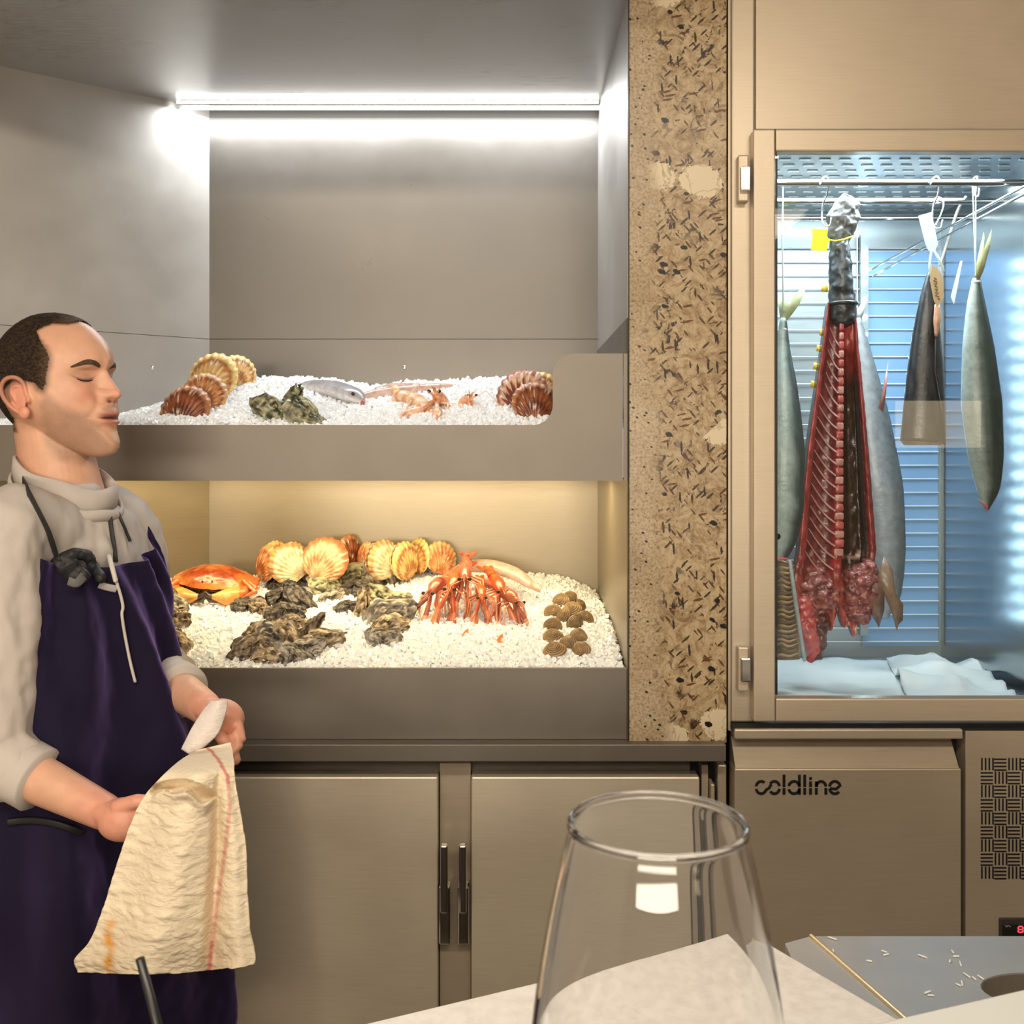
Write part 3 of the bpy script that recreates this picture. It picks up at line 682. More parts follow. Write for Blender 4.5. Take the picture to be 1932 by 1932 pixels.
for k, px, py, D, r, rot, lb, g in LO: scallop(k, px, py, D, r, rot, lb, G2, g)

# oysters
def oyster_valve(seed, side, dark, tan):
    nu, nv = 44, 26; V = []; ell = []
    rs = np.random.RandomState(seed); ph = rs.uniform(0, 6, 6)
    for j in range(nv):
        q = j/(nv-1)
        for i in range(nu):
            a = 2*math.pi*i/nu
            out = 1+.10*math.sin(2*a+ph[0])+.07*math.sin(3*a+ph[1])+.05*math.sin(5*a+ph[2])+.035*math.sin(9*a+ph[3])
            tear = 1-.30*math.cos(a)*.9
            x = .044*q*out*math.cos(a); y = .026*q*out*tear*math.sin(a)
            steps = 3.6; lay = (q*steps+.55*math.sin(2*a+ph[4])+.3*math.sin(5*a+ph[1])) % 1.0
            h = .014*(1-q**1.7)*(1+.25*math.sin(4*a+ph[5]))+.0036*lay*(.25+q)+.0016*math.sin(a*13+ph[2]+q*4)*q
            V.append((x, y, side*h)); ell.append((q, lay))
    V = np.array(V); ell = np.array(ell)
    V += np.stack([fbm(V, 55, seed+k) for k in range(3)], 1)*.0068
    n = fbm(V, 120, seed+9); st = vn(V*np.array([90, 260, 90]), 1, seed+4)
    t = np.clip(.45+1.7*(.22*(ell[:, 1]-.5)+.75*n+.40*st), 0, 1)
    col = mixc(dark, tan, t); edge = ((ell[:, 1] > .86) & (n > .05))[:, None]; col = np.where(edge, np.array(tan)*1.25*np.ones_like(col), col)
    Fc = gridg(V, nu, nv, True)
    return V, Fc, col
OY = []
OYC = {'black': ((.012, .010, .009), (.10, .085, .07)), 'brown': ((.045, .028, .014), (.34, .26, .17)), 'green': ((.04, .042, .02), (.46, .44, .27)), 'tan': ((.09, .06, .03), (.52, .41, .26)), 'grey': ((.05, .045, .035), (.44, .39, .30))}
OK = {}
for n_, (cn, (dk, tn)) in enumerate(OYC.items()):
    for v_ in range(3):
        ms = []
        for side in (1, -1):
            g = oyster_valve(n_*10+v_*3+(side > 0), side, dk, tn); m = rawmesh('upper_valve' if side > 0 else 'lower_valve', g[0], g[1], col=g[2]); m.materials.append(M_shell); ms.append(m)
        OK[(cn, v_)] = ms
oyc = 0
def oyster(kind, px, py, r, ang, tilt, label, group, fn=None, D=None, lift=0.0, z=None):
    global oyc; oyc += 1
    if D is None: D = max(surf(fn, px, py+r*.35)-.012, 2.05)
    s = 1.12*r/F*D/.040; rj = random.Random(oyc*7); tilt += rj.uniform(-14, 14); yw = rj.uniform(-28, 28)
    t = thing('oyster', label, 'oyster', P(px, py, D)+Vector((0, 0, lift)), group); t.scale = (s, s, s)
    t.rotation_euler = (Matrix.Rotation(R(yw), 3, 'Z') @ Matrix.Rotation(R(-ang), 3, 'Y') @ Matrix.Rotation(R(90-tilt), 3, 'X')).to_euler()
    ms = OK[(kind, oyc % 3)]
    link_mesh('upper_valve', ms[0], t); link_mesh('lower_valve', ms[1], t, (0, 0, -.001))
    return t
GU = 'oysters on the upper ice'
oyster('green', 548, 760, 34, 60, 40, 'rear dark green oyster standing tallest of the upper three', GU, zU)
oyster('green', 521, 777, 36, -28, 35, 'front left pale green oyster on the upper ice', GU, zU)
oyster('green', 577, 784, 38, -40, 35, 'front right ridged green oyster on the upper ice', GU, zU)
GA = 'oysters at the left of the lower ice by the man'
for a in [('grey', 349, 1104, 26, 20, 35, 'grey oyster lying just below the left side of the crab'),
          ('black', 383, 1121, 28, 40, 30, 'black oyster with a pale rim under the crab claw'),
          ('grey', 322, 1135, 34, -20, 35, 'dark striped oyster just right of the man at his apron bib'),
          ('brown', 324, 1168, 34, 10, 35, 'frilled brown oyster second lowest beside the sleeve of the man'),
          ('tan', 334, 1218, 34, -50, 35, 'tan oyster lowest beside the forearm of the man')]: oyster(*a[:6], a[6], GA, zL)
GB = 'black oysters in the centre left pile'
for a in [('black', 526, 1103, 32, 75, 20, 'tall black oyster at the peak of the dark pile'),
          ('black', 512, 1132, 27, 40, 30, 'black oyster on the left flank of the dark pile'),
          ('black', 568, 1138, 30, -50, 25, 'black ridged oyster on the right flank of the dark pile'),
          ('black', 541, 1126, 27, 80, 25, 'rounded charcoal oyster at the heart of the dark pile'),
          ('brown', 492, 1149, 24, -20, 30, 'brown speckled oyster at the lower left of the dark pile'),
          ('black', 466, 1145, 23, -10, 30, 'small dark oyster at the far left of the dark pile'),
          ('black', 540, 1159, 33, 4, 35, 'long black oyster along the foot of the dark pile')]: oyster(*a[:6], a[6], GB, zL, lift=0)
GC = 'brown oysters in the front pile'
for i, a in enumerate([('brown', 556, 1176, 23, -10, 30, 'small brown oyster at the top of the front pile'),
          ('brown', 583, 1190, 33, 50, 30, 'upright grey brown oyster at the top right of the front pile'),
          ('tan', 613, 1206, 32, 10, 35, 'golden tan oyster at the right end of the front pile'),
          ('brown', 494, 1192, 30, 20, 35, 'frilled brown oyster at the top left of the front pile'),
          ('grey', 520, 1203, 32, -30, 30, 'grey oyster in the middle of the front pile'),
          ('tan', 545, 1204, 30, -45, 30, 'cream lipped oyster in the centre of the front pile'),
          ('brown', 475, 1224, 35, 22, 35, 'long brown oyster at the left end of the front pile'),
          ('grey', 580, 1223, 30, 12, 35, 'ridged grey oyster below the golden tan one'),
          ('grey', 557, 1240, 34, -24, 30, 'thin edged oyster along the lower right of the front pile'),
          ('tan', 492, 1247, 36, 10, 35, 'tan oyster touching the steel lip at the left of the front pile'),
          ('tan', 562, 1258, 24, 0, 35, 'half buried tan oyster touching the steel lip')]): oyster(*a[:6], a[6], GC, zL)
GD = 'oysters in the centre right pile'
for i, a in enumerate([('grey', 587, 1087, 24, -40, 30, 'small speckled oyster just under the large pink scallop'),
          ('green', 620, 1107, 32, -18, 30, 'thin dark edged oyster right of the black pile'),
          ('grey', 627, 1127, 20, 20, 30, 'tiny oyster half sunk in ice right of the black pile'),
          ('green', 680, 1088, 38, 8, 30, 'broad pale green oyster at the top of the right pile'),
          ('black', 672, 1112, 30, 8, 30, 'black edged oyster under the broad pale one'),
          ('grey', 722, 1090, 36, -50, 30, 'dark edged oyster sloping down right below the cream scallop'),
          ('black', 657, 1146, 20, 10, 30, 'small black oyster at the left of the right pile'),
          ('tan', 685, 1150, 33, 80, 25, 'round cream whorled oyster in the right pile'),
          ('green', 722, 1129, 33, -15, 30, 'dark green oyster in the middle of the right pile'),
          ('green', 750, 1134, 28, 10, 30, 'green oyster touching the red claws on their left'),
          ('grey', 738, 1158, 42, 14, 30, 'long grey oyster running toward the red claws'),
          ('tan', 735, 1180, 32, 8, 35, 'thin tan oyster second lowest of the right pile'),
          ('grey', 724, 1203, 27, -5, 35, 'pointed grey oyster lowest of the right pile')]): oyster(*a[:6], a[6], GD, zL)

# clams
def clam_valve(side, seed):
    nu, nv = 30, 40; V = []; c = []
    for j in range(nv):
        q = j/(nv-1)
        for i in range(nu):
            a = 2*math.pi*i/nu; x = .022*q*math.cos(a)*(1+.08*math.cos(a)); z = .018*q*math.sin(a)*(1-.1*math.cos(2*a))+.003*(1-q)
            rg = .5+.5*math.cos(q*44+math.sin(a*3)); h = .0125*(1-q**2.3)+.0013*rg*(q > .1)
            V.append((x, side*h, z)); c.append(np.array((.36, .235, .115))*(.40+.75*rg)*(1+.15*math.sin(q*7+seed)))
    V = np.array(V); return V, gridg(V, nu, nv, True), np.array(c)
CL = []
for side in (-1, 1):
    g = clam_valve(side, 1); m = rawmesh('valve', g[0], g[1], col=g[2]); m.materials.append(M_shell); CL.append(m)
for i, (px, py, r, roll, tint, lb) in enumerate([
    (1075, 1129, 16, 30, .8, 'olive clam at the very top of the clam heap'), (1057, 1135, 20, 0, .9, 'flat tan clam second from the top left of the heap'),
    (1094, 1144, 18, -40, .7, 'dark olive clam high on the right of the heap'), (1043, 1156, 20, -20, .85, 'grey brown clam high on the left edge of the heap'),
    (1078, 1150, 21, 5, .95, 'broad tan clam in the upper middle of the heap'), (1064, 1165, 20, 65, .8, 'clam standing on edge in the middle of the heap'),
    (1084, 1176, 20, 50, .7, 'dark ribbed clam in the middle right of the heap'), (1103, 1166, 18, -25, .75, 'clam on the far right edge of the heap'),
    (1042, 1181, 20, -15, .75, 'dull olive clam at the middle left of the heap'), (1042, 1201, 21, 0, 1.05, 'pale brown clam lying flat lower left in the heap'),
    (1091, 1201, 19, -25, 1.15, 'bright tan clam lower right in the heap'), (1071, 1216, 19, 60, 1.05, 'clam leaning on edge between the two lowest'),
    (1045, 1228, 24, 10, 1.2, 'golden clam lowest left in the heap'), (1096, 1227, 20, 15, 1.1, 'cracked tan clam lowest right in the heap')]):
    D = surf(zL, px, py+6)-.012; s = .94*r/F*D/.0215
    t = thing('clam', lb, 'clam', P(px, py, D), 'clams heaped at the right end of the lower ice', (R(-35+random.Random(i+9).uniform(-25, 30)), R(-roll), R(random.Random(i).uniform(-50, 50)))); t.scale = (s, s, s)
    for m in CL: link_mesh('valve', m, t).color = (tint, tint, tint*.96, 1)

# crab
def crab():
    px, py, D = 414, 1093, 2.455; t = thing('brown_crab', 'orange brown crab with heavy claws at the back of the lower ice', 'crab', P(px, py, D))
    s = D/F
    nu, nv = 72, 18; V = []; c = []
    for j in range(nv):
        q = j/(nv-1)
        for i in range(nu):
            a = 2*math.pi*i/nu; sc = 1+.035*abs(math.sin(a*10))*(1 if math.sin(a) < .2 else .2)*q
            x = 76*s*q*math.cos(a)*sc; y = 50*s*q*math.sin(a)*sc*(1.0 if math.sin(a) > 0 else .9)
            z = 25*s*(1-q**2.4)
            V.append((x, y, z)); c.append(q)
    V = np.array(V); c = np.array(c); n = fbm(V, 40, 3)
    V[:, 2] += .003*fbm(V, 60, 5)
    col = mixc((.26, .045, .012), (.70, .24, .05), np.clip(.18+1.0*n+.6*sst(.72, .98, c), 0, 1))
    low = V.copy(); low[:, 2] = -low[:, 2]*.5-.004; lc = np.ones_like(col)*(.75, .48, .22)
    Fc = gridg(V, nu, nv, True); m = len(V)
    tilt = np.array(Euler((R(16), R(4), 0)).to_matrix())
    mk('carapace', V @ tilt.T+np.array((-8*s, 0, 0)), Fc, M_crust, t, col)
    mk('underside', low @ tilt.T+np.array((-8*s, 0, 0)), [f[::-1] for f in Fc], M_crust, t, lc)
    def L(pts, rad, name, col, par_=t, seg=10):
        g = tubeg([Vector((p[0]*s, p[2]*s, -p[1]*s)) for p in pts], [r*s for r in rad], seg); V = g[0]; n = fbm(V, 60, 7)
        return mk(name, V, g[1], M_crust, par_, np.clip(np.array(col)*(1+.4*n[:, None]), 0, 1))
    # claws (x right px, y down px, z depth)
    for sgn, x0 in ((1, 14), (-1, -30)):
        cl = L([(x0+sgn*34, 2, -12), (x0+sgn*46, 16, -30), (x0+sgn*34, 22, -44)], [9, 11, 12], 'claw', (.60, .17, .04), seg=14)
        L([(x0+sgn*30, 22, -44), (x0+sgn*12, 27, -56), (x0-sgn*6, 24, -62)], [14, 15, 6], 'claw_palm', (.78, .36, .10), cl, 14)
        L([(x0-sgn*4, 26, -60), (x0-sgn*16, 22, -64), (x0-sgn*22, 15, -64)], [6, 4.5, 1.5], 'claw_tip', (.05, .03, .02), cl)
        L([(x0-sgn*2, 31, -58), (x0-sgn*14, 31, -63), (x0-sgn*22, 24, -64)], [5, 4, 1.5], 'claw_tip', (.05, .03, .02), cl)
    for k in range(4):
        for sgn in (-1, 1):
            L([(-8+sgn*62, 0, 10-k*13), (-8+sgn*(80+2*k), 2+k*5, 4-k*16), (-8+sgn*(74-5*k), 12+k*7, -12-k*14)], [6, 5, 2], 'leg', (.55, .12, .03))
    for sgn in (-1, 1): mk('eye', *ellg(((-8+sgn*9)*s, -50*s, 2*s), (2*s, 2*s, 2*s), 8, 6), M_eye, t)
crab()

# fish: loft along a world path
def fish_mesh(path, wid, hgt, colf, up=(0, 0, 1), n=44, seg=22):
    P_ = catmull(path, n); w = np.interp(np.linspace(0, 1, n), np.linspace(0, 1, len(wid)), wid); h = np.interp(np.linspace(0, 1, n), np.linspace(0, 1, len(hgt)), hgt)
    V = []; A = []
    for i in range(n):
        T = Vector(P_[min(n-1, i+1)]-P_[max(0, i-1)]).normalized(); U = Vector(up); U = (U-T*U.dot(T)).normalized(); B = T.cross(U)
        for k in range(seg):
            a = 2*math.pi*k/seg; V.append(Vector(P_[i])+B*math.cos(a)*w[i]+U*math.sin(a)*h[i]); A.append((i/(n-1), math.sin(a)))
    V = np.array([v[:] for v in V]); A = np.array(A); Fc = gridg(V, seg, n, True)
    Fc.append(tuple(range(seg))[::-1]); Fc.append(tuple((n-1)*seg+k for k in range(seg)))
    return V, Fc, colf(V, A)
def fin(name, pts, parent, colr, thick=.0016, mat=None):
    """pts: outline in world coords"""
    pts = [Vector(p) for p in pts]; n = len(pts); nn = Vector((0, 0, 0))
    for i in range(n): nn += pts[i].cross(pts[(i+1) % n])
    nn.normalize(); c = sum(pts, Vector())/n
    V = [p+nn*thick*.3 for p in pts]+[p-nn*thick*.3 for p in pts]+[c+nn*thick, c-nn*thick]
    Fc = []
    for i in range(n): j = (i+1) % n; Fc += [(i, j, 2*n), (n+j, n+i, 2*n+1), (i, n+i, n+j, j)]
    V = np.array([v[:] for v in V])
    return mk(name, V, Fc, mat or M_fish, parent, np.ones((len(V), 3))*np.array(colr)*(1+.3*fbm(V, 80, 2)[:, None]), world=True)
def ff(name, label, cat, g, col_unused=None, grp=None, mat=None):
    V, Fc, col = g; c = V.mean(0); t = thing(name, label, cat, tuple(c), grp)
    mk('body', V-c, Fc, mat or M_fish, t, col); return t
def csilver(top, belly, seed=1):
    def f(V, A): return mixc(belly, top, np.clip(sst(-.3, .8, A[:, 1])+.25*fbm(V, 50, seed), 0, 1))
    return f
# silver fish on the upper ice: tail at the back left, head to the right front
s = 2.4/F
t = ff('silver_fish', 'silver grey fish with open pink mouth resting on the upper ice', 'fish',
   fish_mesh([P(556, 731, 2.50), P(590, 731, 2.45), P(630, 735, 2.37), P(668, 747, 2.29), P(685, 758, 2.26)], [6*s, 22*s, 26*s, 20*s, 5*s], [4*s, 14*s, 17*s, 15*s, 6*s], csilver((.34, .33, .34), (.80, .77, .76))))
fin('tail_fin', [P(556, 733, 2.55), P(528, 722, 2.57), P(536, 733, 2.56), P(524, 744, 2.56)], t, (.42, .38, .36))
fin('gill_fin', [P(625, 742, 2.385), P(600, 752, 2.37), P(612, 760, 2.36), P(632, 752, 2.36)], t, (.62, .52, .42))
g = ellg(tuple(P(684, 761, 2.248)), (4*s, 5*s, 6*s), 12, 8); mk('mouth', g[0], g[1], M_wet, t, np.ones((len(g[0]), 3))*np.array((.50, .12, .11)), world=True)
g = tubeg(catmull([P(640, 733, 2.318), P(645, 744, 2.31), P(641, 755, 2.315)], 8), .0016, 6); mk('gill_edge', g[0], g[1], M_fish, t, np.ones((len(g[0]), 3))*np.array((.30, .27, .27)), world=True)
mk('eye', *ellg(tuple(P(666, 743, 2.258)), (3.2*s, 2*s, 3.2*s), 12, 8), M_eye, t, world=True)
def cpink(V, A): return mixc((.78, .55, .44), (.50, .33, .27), np.clip(.5+.5*A[:, 1]+.5*fbm(V, 60, 8), 0, 1))
t = ff('slender_fish', 'long thin pinkish fish lying across the back of the upper ice', 'fish',
   fish_mesh([P(676, 752, 2.36), P(710, 745, 2.38), P(760, 738, 2.40), P(820, 731, 2.43), P(860, 727, 2.46)], [8*s, 12*s, 12*s, 9*s, 3*s], [7*s, 11*s, 11*s, 8*s, 2*s], cpink))
fin('dorsal_fin', [P(700, 734, 2.5), P(740, 722, 2.5), P(810, 724, 2.52), P(800, 732, 2.52)], t, (.62, .45, .38))
# curved fish on the lower ice
s = 2.5/F
t = ff('curved_fish', 'pink brown fish curving over the lower ice above the red claws', 'fish',
   fish_mesh([P(850, 1079, 2.53), P(880, 1069, 2.50), P(925, 1069, 2.46), P(970, 1082, 2.42), P(1000, 1102, 2.38), P(1018, 1116, 2.35)], [4*s, 14*s, 18*s, 15*s, 9*s, 2*s], [3*s, 11*s, 13*s, 12*s, 8*s, 2*s], cpink))
fin('tail_fin', [P(1000, 1095, 2.37), P(1022, 1108, 2.34), P(1018, 1118, 2.34), P(1002, 1108, 2.36)], t, (.60, .42, .33))
mk('eye', *ellg(tuple(P(872, 1074, 2.475)), (3*s, 2*s, 3*s), 10, 6), M_eye, t, world=True)
fin('head_fin', [P(858, 1078, 2.49), P(846, 1084, 2.48), P(862, 1087, 2.47), P(872, 1082, 2.47)], t, (.38, .20, .17))

# langoustines: built in a local frame, head at the origin facing -y (to the viewer), tail behind and down
def langoustine(label, group, loc, rot, scale, cm, cc, claws, tail=True, seed=0, antenna=True):
    t = thing('langoustine', label, 'langoustine', loc, group, tuple(R(a) for a in rot)); t.scale = (scale,)*3
    def L(pts, rad, name, col, par_=t, seg=10, sq=None):
        g = tubeg(pts, rad, seg, sq); V = g[0]; n = fbm(V, 110, seed); dk = np.clip((-.05-n)*2.6, 0, .8)
        return mk(name, V, g[1], M_crust, par_, mixc(np.array(col), np.array(col)*np.array((.28, .16, .20)) if col[1] < .45 else np.array(col)*np.array((.75, .55, .45)), dk)*(1+.3*n[:, None]))
    L([(0, -.004, .004), (0, .012, .006), (0, .032, .003), (0, .045, -.002)], [.006, .0115, .0125, .010], 'carapace', cm, seg=16)
    L([(0, -.004, .009), (0, -.017, .013), (0, -.030, .012)], [.0035, .002, .0006], 'rostrum', cm)
    for sg_ in (-1, 1):
        st = L([(sg_*.004, -.006, .006), (sg_*.008, -.012, .008)], [.0018, .0022], 'eye_stalk', cc)
        mk('eye', *ellg((sg_*.009, -.014, .0085), (.0034, .0033, .0034), 10, 8), M_eye, t)
        if antenna: L([(sg_*.003, -.008, .003), (sg_*.02, -.04, .012), (sg_*.035, -.06, -.02), (sg_*.04, -.06, -.06)], [.001, .0008, .0006, .0004], 'antenna', cc, seg=5)
        for k in range(3):
            L([(sg_*.008, .006+.009*k, -.006), (sg_*(.022+.004*k), .000+.008*k, -.010), (sg_*(.026+.004*k), -.012+.006*k, -.032), (sg_*(.020+.004*k), -.018+.006*k, -.046)], [.0022, .0020, .0016, .0006], 'walking_leg', cc, seg=6)
    if tail:
        for k in range(6):
            a = k/5; y = .050+.0125*k; z = -.004-.012*a*a
            L([(0, y-.005, z+.001), (0, y, z), (0, y+.006, z-.001)], [.0102-.0035*a, .0112-.0035*a, .0100-.0035*a], 'tail_segment', cm, seg=12)
        for sg_ in (-1, 0, 1): L([(sg_*.004, .118, -.018), (sg_*.009, .128, -.020), (sg_*.013, .138, -.021)], [.004, .006, .0045], 'tail_fan', cm, seg=8, sq=(.3, (0, 0, 1)))
    for pts in claws:
        p = [Vector(q) for q in pts]
        arm = L([(0.004 if p[0].x > 0 else -.004, .002, -.004), p[0]*.5, p[0]], [.0035, .0042, .0045], 'claw_arm', cm)
        d = (p[1]-p[0]); L([p[0], p[0]+d*.35, p[0]+d*.6], [.0045, .0088, .0074], 'claw_palm', cc, arm, 12)
        n_ = Vector((d.z, 0, -d.x)).normalized()*.0042 if abs(d.x)+abs(d.z) > 1e-6 else Vector((.004, 0, 0))
        L([p[0]+d*.58+n_, p[0]+d*.8+n_*1.3, p[1]+n_*.3], [.0044, .0034, .0010], 'claw_finger', cc, arm, 8)
        L([p[0]+d*.58-n_, p[0]+d*.8-n_*1.2, p[1]-n_*.3], [.0040, .0030, .0010], 'claw_finger', cc, arm, 8)
    return t
pale = (.92, .50, .28); palec = (.95, .58, .38); red = (.62, .11, .03); redc = (.80, .27, .11)
GL = 'pale langoustines on the upper ice'
langoustine('pale orange langoustine standing head up with dark open mouth on the upper ice', GL, P(823, 752, 2.18), (-15, 0, -14), 1.25, pale, palec,
            [((.012, -.026, -.026), (.030, -.070, -.055)), ((-.014, -.026, -.026), (-.034, -.066, -.052)), ], True, 1)
langoustine('smaller pale langoustine peeking over the ice right of its neighbour', GL, P(887, 756, 2.20), (-12, 0, 28), 1.0, pale, palec,
            [((.006, -.026, -.026), (.010, -.070, -.060)), ((-.014, -.024, -.026), (-.026, -.066, -.060))], True, 2)
# the curled tail lying left of the first one
def ctail(V, A): return mixc((.95, .70, .45), (.82, .34, .12), np.clip(.5+.6*np.sin(A[:, 0]*36)+.3*A[:, 1]*-1, 0, 1))
s = 2.36/F
t = ff('langoustine_tail', 'striped pale langoustine lying on its side left of the standing pair', 'langoustine',
   fish_mesh([P(742, 740, 2.32), P(760, 748, 2.29), P(785, 757, 2.25), P(803, 773, 2.19), P(810, 790, 2.13)], [5*s, 13*s, 15*s, 14*s, 8*s], [4*s, 12*s, 14*s, 13*s, 8*s], ctail), mat=M_crust)
fin('tail_fan', [P(744, 740, 2.31), P(737, 730, 2.32), P(748, 726, 2.32), P(756, 738, 2.31)], t, (.95, .62, .36)); fin('tail_fan', [P(744, 742, 2.31), P(735, 762, 2.29), P(746, 760, 2.29), P(757, 750, 2.30)], t, (.95, .62, .36))
for i, (x, y) in enumerate(((790, 778), (802, 790), (776, 768))):
    g = tubeg([P(x, y-12, 2.20), P(x-8, y, 2.17), P(x-2, y+9, 2.13)], [.0028, .0022, .0008], 6); mk('walking_leg', g[0], g[1], M_crust, t, np.ones((len(g[0]), 3))*(.95, .55, .28), world=True)
GR = 'red langoustines packed on the lower ice'
for i, (px, py, D, rz, sc, lb, cl) in enumerate([
    (815, 1120, 2.27, -22, 1.25, 'red langoustine at the left of the bunch with claws hanging left', [((-.030, -.020, -.022), (-.062, -.050, -.080)), ((-.006, -.026, -.030), (-.020, -.060, -.085))]),
    (852, 1112, 2.26, -10, 1.25, 'red langoustine second from the left with long pale claws', [((-.020, -.026, -.024), (-.036, -.062, -.088)), ((.006, -.024, -.034), (-.008, -.062, -.108))]),
    (877, 1093, 2.28, 0, 1.3, 'red langoustine at the peak of the bunch with black eyes', [((-.014, -.024, -.030), (-.030, -.05, -.082)), ((.006, -.028, -.045), (.000, -.064, -.115))]),
    (945, 1117, 2.27, 14, 1.2, 'red langoustine right of the middle with a large orange claw', [((.012, -.024, -.020), (.040, -.060, -.075)), ((-.010, -.024, -.034), (.004, -.058, -.085))]),
    (972, 1138, 2.24, 34, 1.15, 'red langoustine at the right end with claws pointing down right', [((.016, -.020, -.024), (.034, -.050, -.088)), ((.004, -.024, -.030), (.020, -.055, -.084))]),
    (908, 1128, 2.25, 6, 1.0, 'small dark red langoustine sunk in the middle of the bunch', [((-.012, -.020, -.022), (-.024, -.050, -.060)), ((.012, -.020, -.022), (.016, -.050, -.064))])]):
    langoustine(lb, GR, P(px, py, D), (22, 0, rz), sc, red if i % 2 else (.42, .12, .07), redc if i % 2 else (.78, .38, .22), cl, True, 10+i, i in (2, 3))
for i, (px, py, a, lb) in enumerate(((877, 1198, -8, 'orange claw tip poking out of the ice below the bunch of langoustines'), (942, 1208, 20, 'small orange claw tip alone in the ice between bunch and clams'))):
    D = surf(zL, px, py)-.008; s = D/F; q = R(a)
    t = thing('claw_tip', lb, 'claw', P(px, py, D))
    for k, (dx, dy) in enumerate(((-8, 10), (6, -12), (12, 8))):
        g = tubeg([(0, 0, 0), (dx*s*.6, -.003, -dy*s*.6), (dx*s, -.004, -dy*s)], [4.5*s, 4*s, 1*s], 8); mk('claw_finger', g[0], g[1], M_crust, t, np.ones((len(g[0]), 3))*(.92, .22, .04))
# ------------------------------------------------------------------ what hangs in the ageing cabinet
GH = 'fish and cuts hanging in the ageing cabinet'
M_cord = plain('white_cord', (.75, .78, .8), .6)
M_rope = plain('white_plastic', (.70, .80, .82), .4)
# tuna side
def tuna():
    D0 = 2.22; c = P(1585, 900, D0)
    t = thing('tuna_side', 'large opened tuna half with red flesh and pale ribs hanging tail up', 'fish', c, GH)
    ys = [572, 650, 750, 850, 950, 1030, 1080, 1130, 1180]
    xl = [1562, 1552, 1538, 1524, 1514, 1508, 1500, 1499, 1500]
    xr = [1614, 1620, 1630, 1639, 1647, 1653, 1650, 1652, 1640]
    nv, nu = 110, 60; V = []; col = []
    for j in range(nv):
        y = 572+(1180-572)*j/(nv-1); a = np.interp(y, ys, xl); b_ = np.interp(y, ys, xr); v = j/(nv-1)
        if y > 1130: jag = 22*math.sin(j*1.3)
        for i in range(nu):
            u = i/(nu-1); x = a+(b_-a)*u
            yy = y+(14*math.sin(u*17+1)+22*(u < .25)+10*math.sin(u*41))*sst(.93, 1, v)
            # depth: left flap convex toward the viewer, spine ridge, deep cavity on the right, right wall raised
            d = -.018*math.exp(-((u-.04)/.07)**2)+.012*math.sin(math.pi*min(1, u/.5))-.012*math.exp(-((u-.50)/.07)**2)
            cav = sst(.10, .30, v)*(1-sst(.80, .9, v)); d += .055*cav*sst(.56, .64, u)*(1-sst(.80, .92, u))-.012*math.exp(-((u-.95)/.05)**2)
            w = (b_-a)/F*D0; P_ = P(x, yy, D0+d*min(1, w/.12)); V.append(P_[:])
            n1 = math.sin(yy*.9+u*6)*.5
            cc = np.array((.42, .03, .035))
            if u < .10: cc = np.array((.46, .075, .07))
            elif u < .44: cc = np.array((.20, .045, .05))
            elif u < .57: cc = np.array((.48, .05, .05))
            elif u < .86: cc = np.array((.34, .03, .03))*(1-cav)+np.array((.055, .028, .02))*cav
            else: cc = np.array((.30, .045, .045))
            if v > .80: k = sst(.80, .88, v); cc = cc*(1-k)+np.array((.46, .10, .09))*k
            col.append(cc)
    V = np.array(V); col = np.array(col); n = fbm(V, 45, 4)[:, None]; n2 = (vn(V*np.array([160, 160, 40]), 1, 5))[:, None]
    pale = (vn(V, 95, 9) > .45)[:, None]*(V[:, 2:3] < PZ(1040, D0)); col = col*(1+.5*n+.35*n2); col = np.where(pale, col*.5+np.array((.42, .26, .22)), col)
    V[:, 1] += .004*fbm(V, 60, 11)+.006*fbm(V, 110, 3)*(V[:, 2] < PZ(1050, D0))
    Fc = gridg(V, nu, nv)
    m = len(V); bk = V.copy(); uu = np.tile(np.linspace(0, 1, nu), nv); vv = np.repeat(np.linspace(0, 1, nv), nu)
    bk[:, 1] = np.maximum(V[:, 1]+.004, D0+.012+.05*np.sin(math.pi*uu)*np.sin(math.pi*np.clip(.15+vv*.8, 0, 1)))
    brd = [i for i in range(nu)]+[j*nu+nu-1 for j in range(1, nv)]+[(nv-1)*nu+i for i in range(nu-2, -1, -1)]+[j*nu for j in range(nv-2, 0, -1)]
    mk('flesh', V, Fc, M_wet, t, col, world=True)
    skc = np.ones((m, 3))*(.05, .055, .06); F2 = [tuple(i for i in f[::-1]) for f in Fc]
    edge = []
    VV = np.vstack([V+np.array([0, .0008, 0]), bk]); F3 = [tuple(i+m for i in f[::-1]) for f in Fc]+[(a, a+m, b_+m, b_) for a, b_ in zip(brd, brd[1:]+brd[:1])]
    mk('skin', VV, F3, M_fish, t, np.vstack([skc, skc]), world=True)
    # ribs sweep from the spine down toward the flank
    for k in range(21):
        y0 = 640+k*22.0; v = (y0-572)/(608.); a = np.interp(y0, ys, xl); b_ = np.interp(y0, ys, xr); W_ = b_-a
        x0 = a+W_*.46; x1_ = a+W_*(.13 if k > 5 else .2); drop = 10+W_*.30
        pts = [P(x0, y0, D0-.014), P(x0*.6+x1_*.4, y0+drop*.75, D0+.000), P(x1_, y0+drop*.35 if k > 3 else y0+drop, D0-.006)]
        pts = catmull([P(x0, y0+6+drop*.2, D0-.013), P(x0*.65+x1_*.35, y0+4, D0+.001), P(x0*.3+x1_*.7, y0-drop*.30, D0+.001), P(x1_, y0-drop*.72, D0-.008)], 8)
        g = tubeg(pts, [.0020, .0024, .0023, .0022, .0020, .0018, .0014, .0008], 6, (.6, (0, 1, 0))); mk('rib', g[0], g[1], M_wet, t, np.ones((len(g[0]), 3))*(.60, .30, .27), world=True)
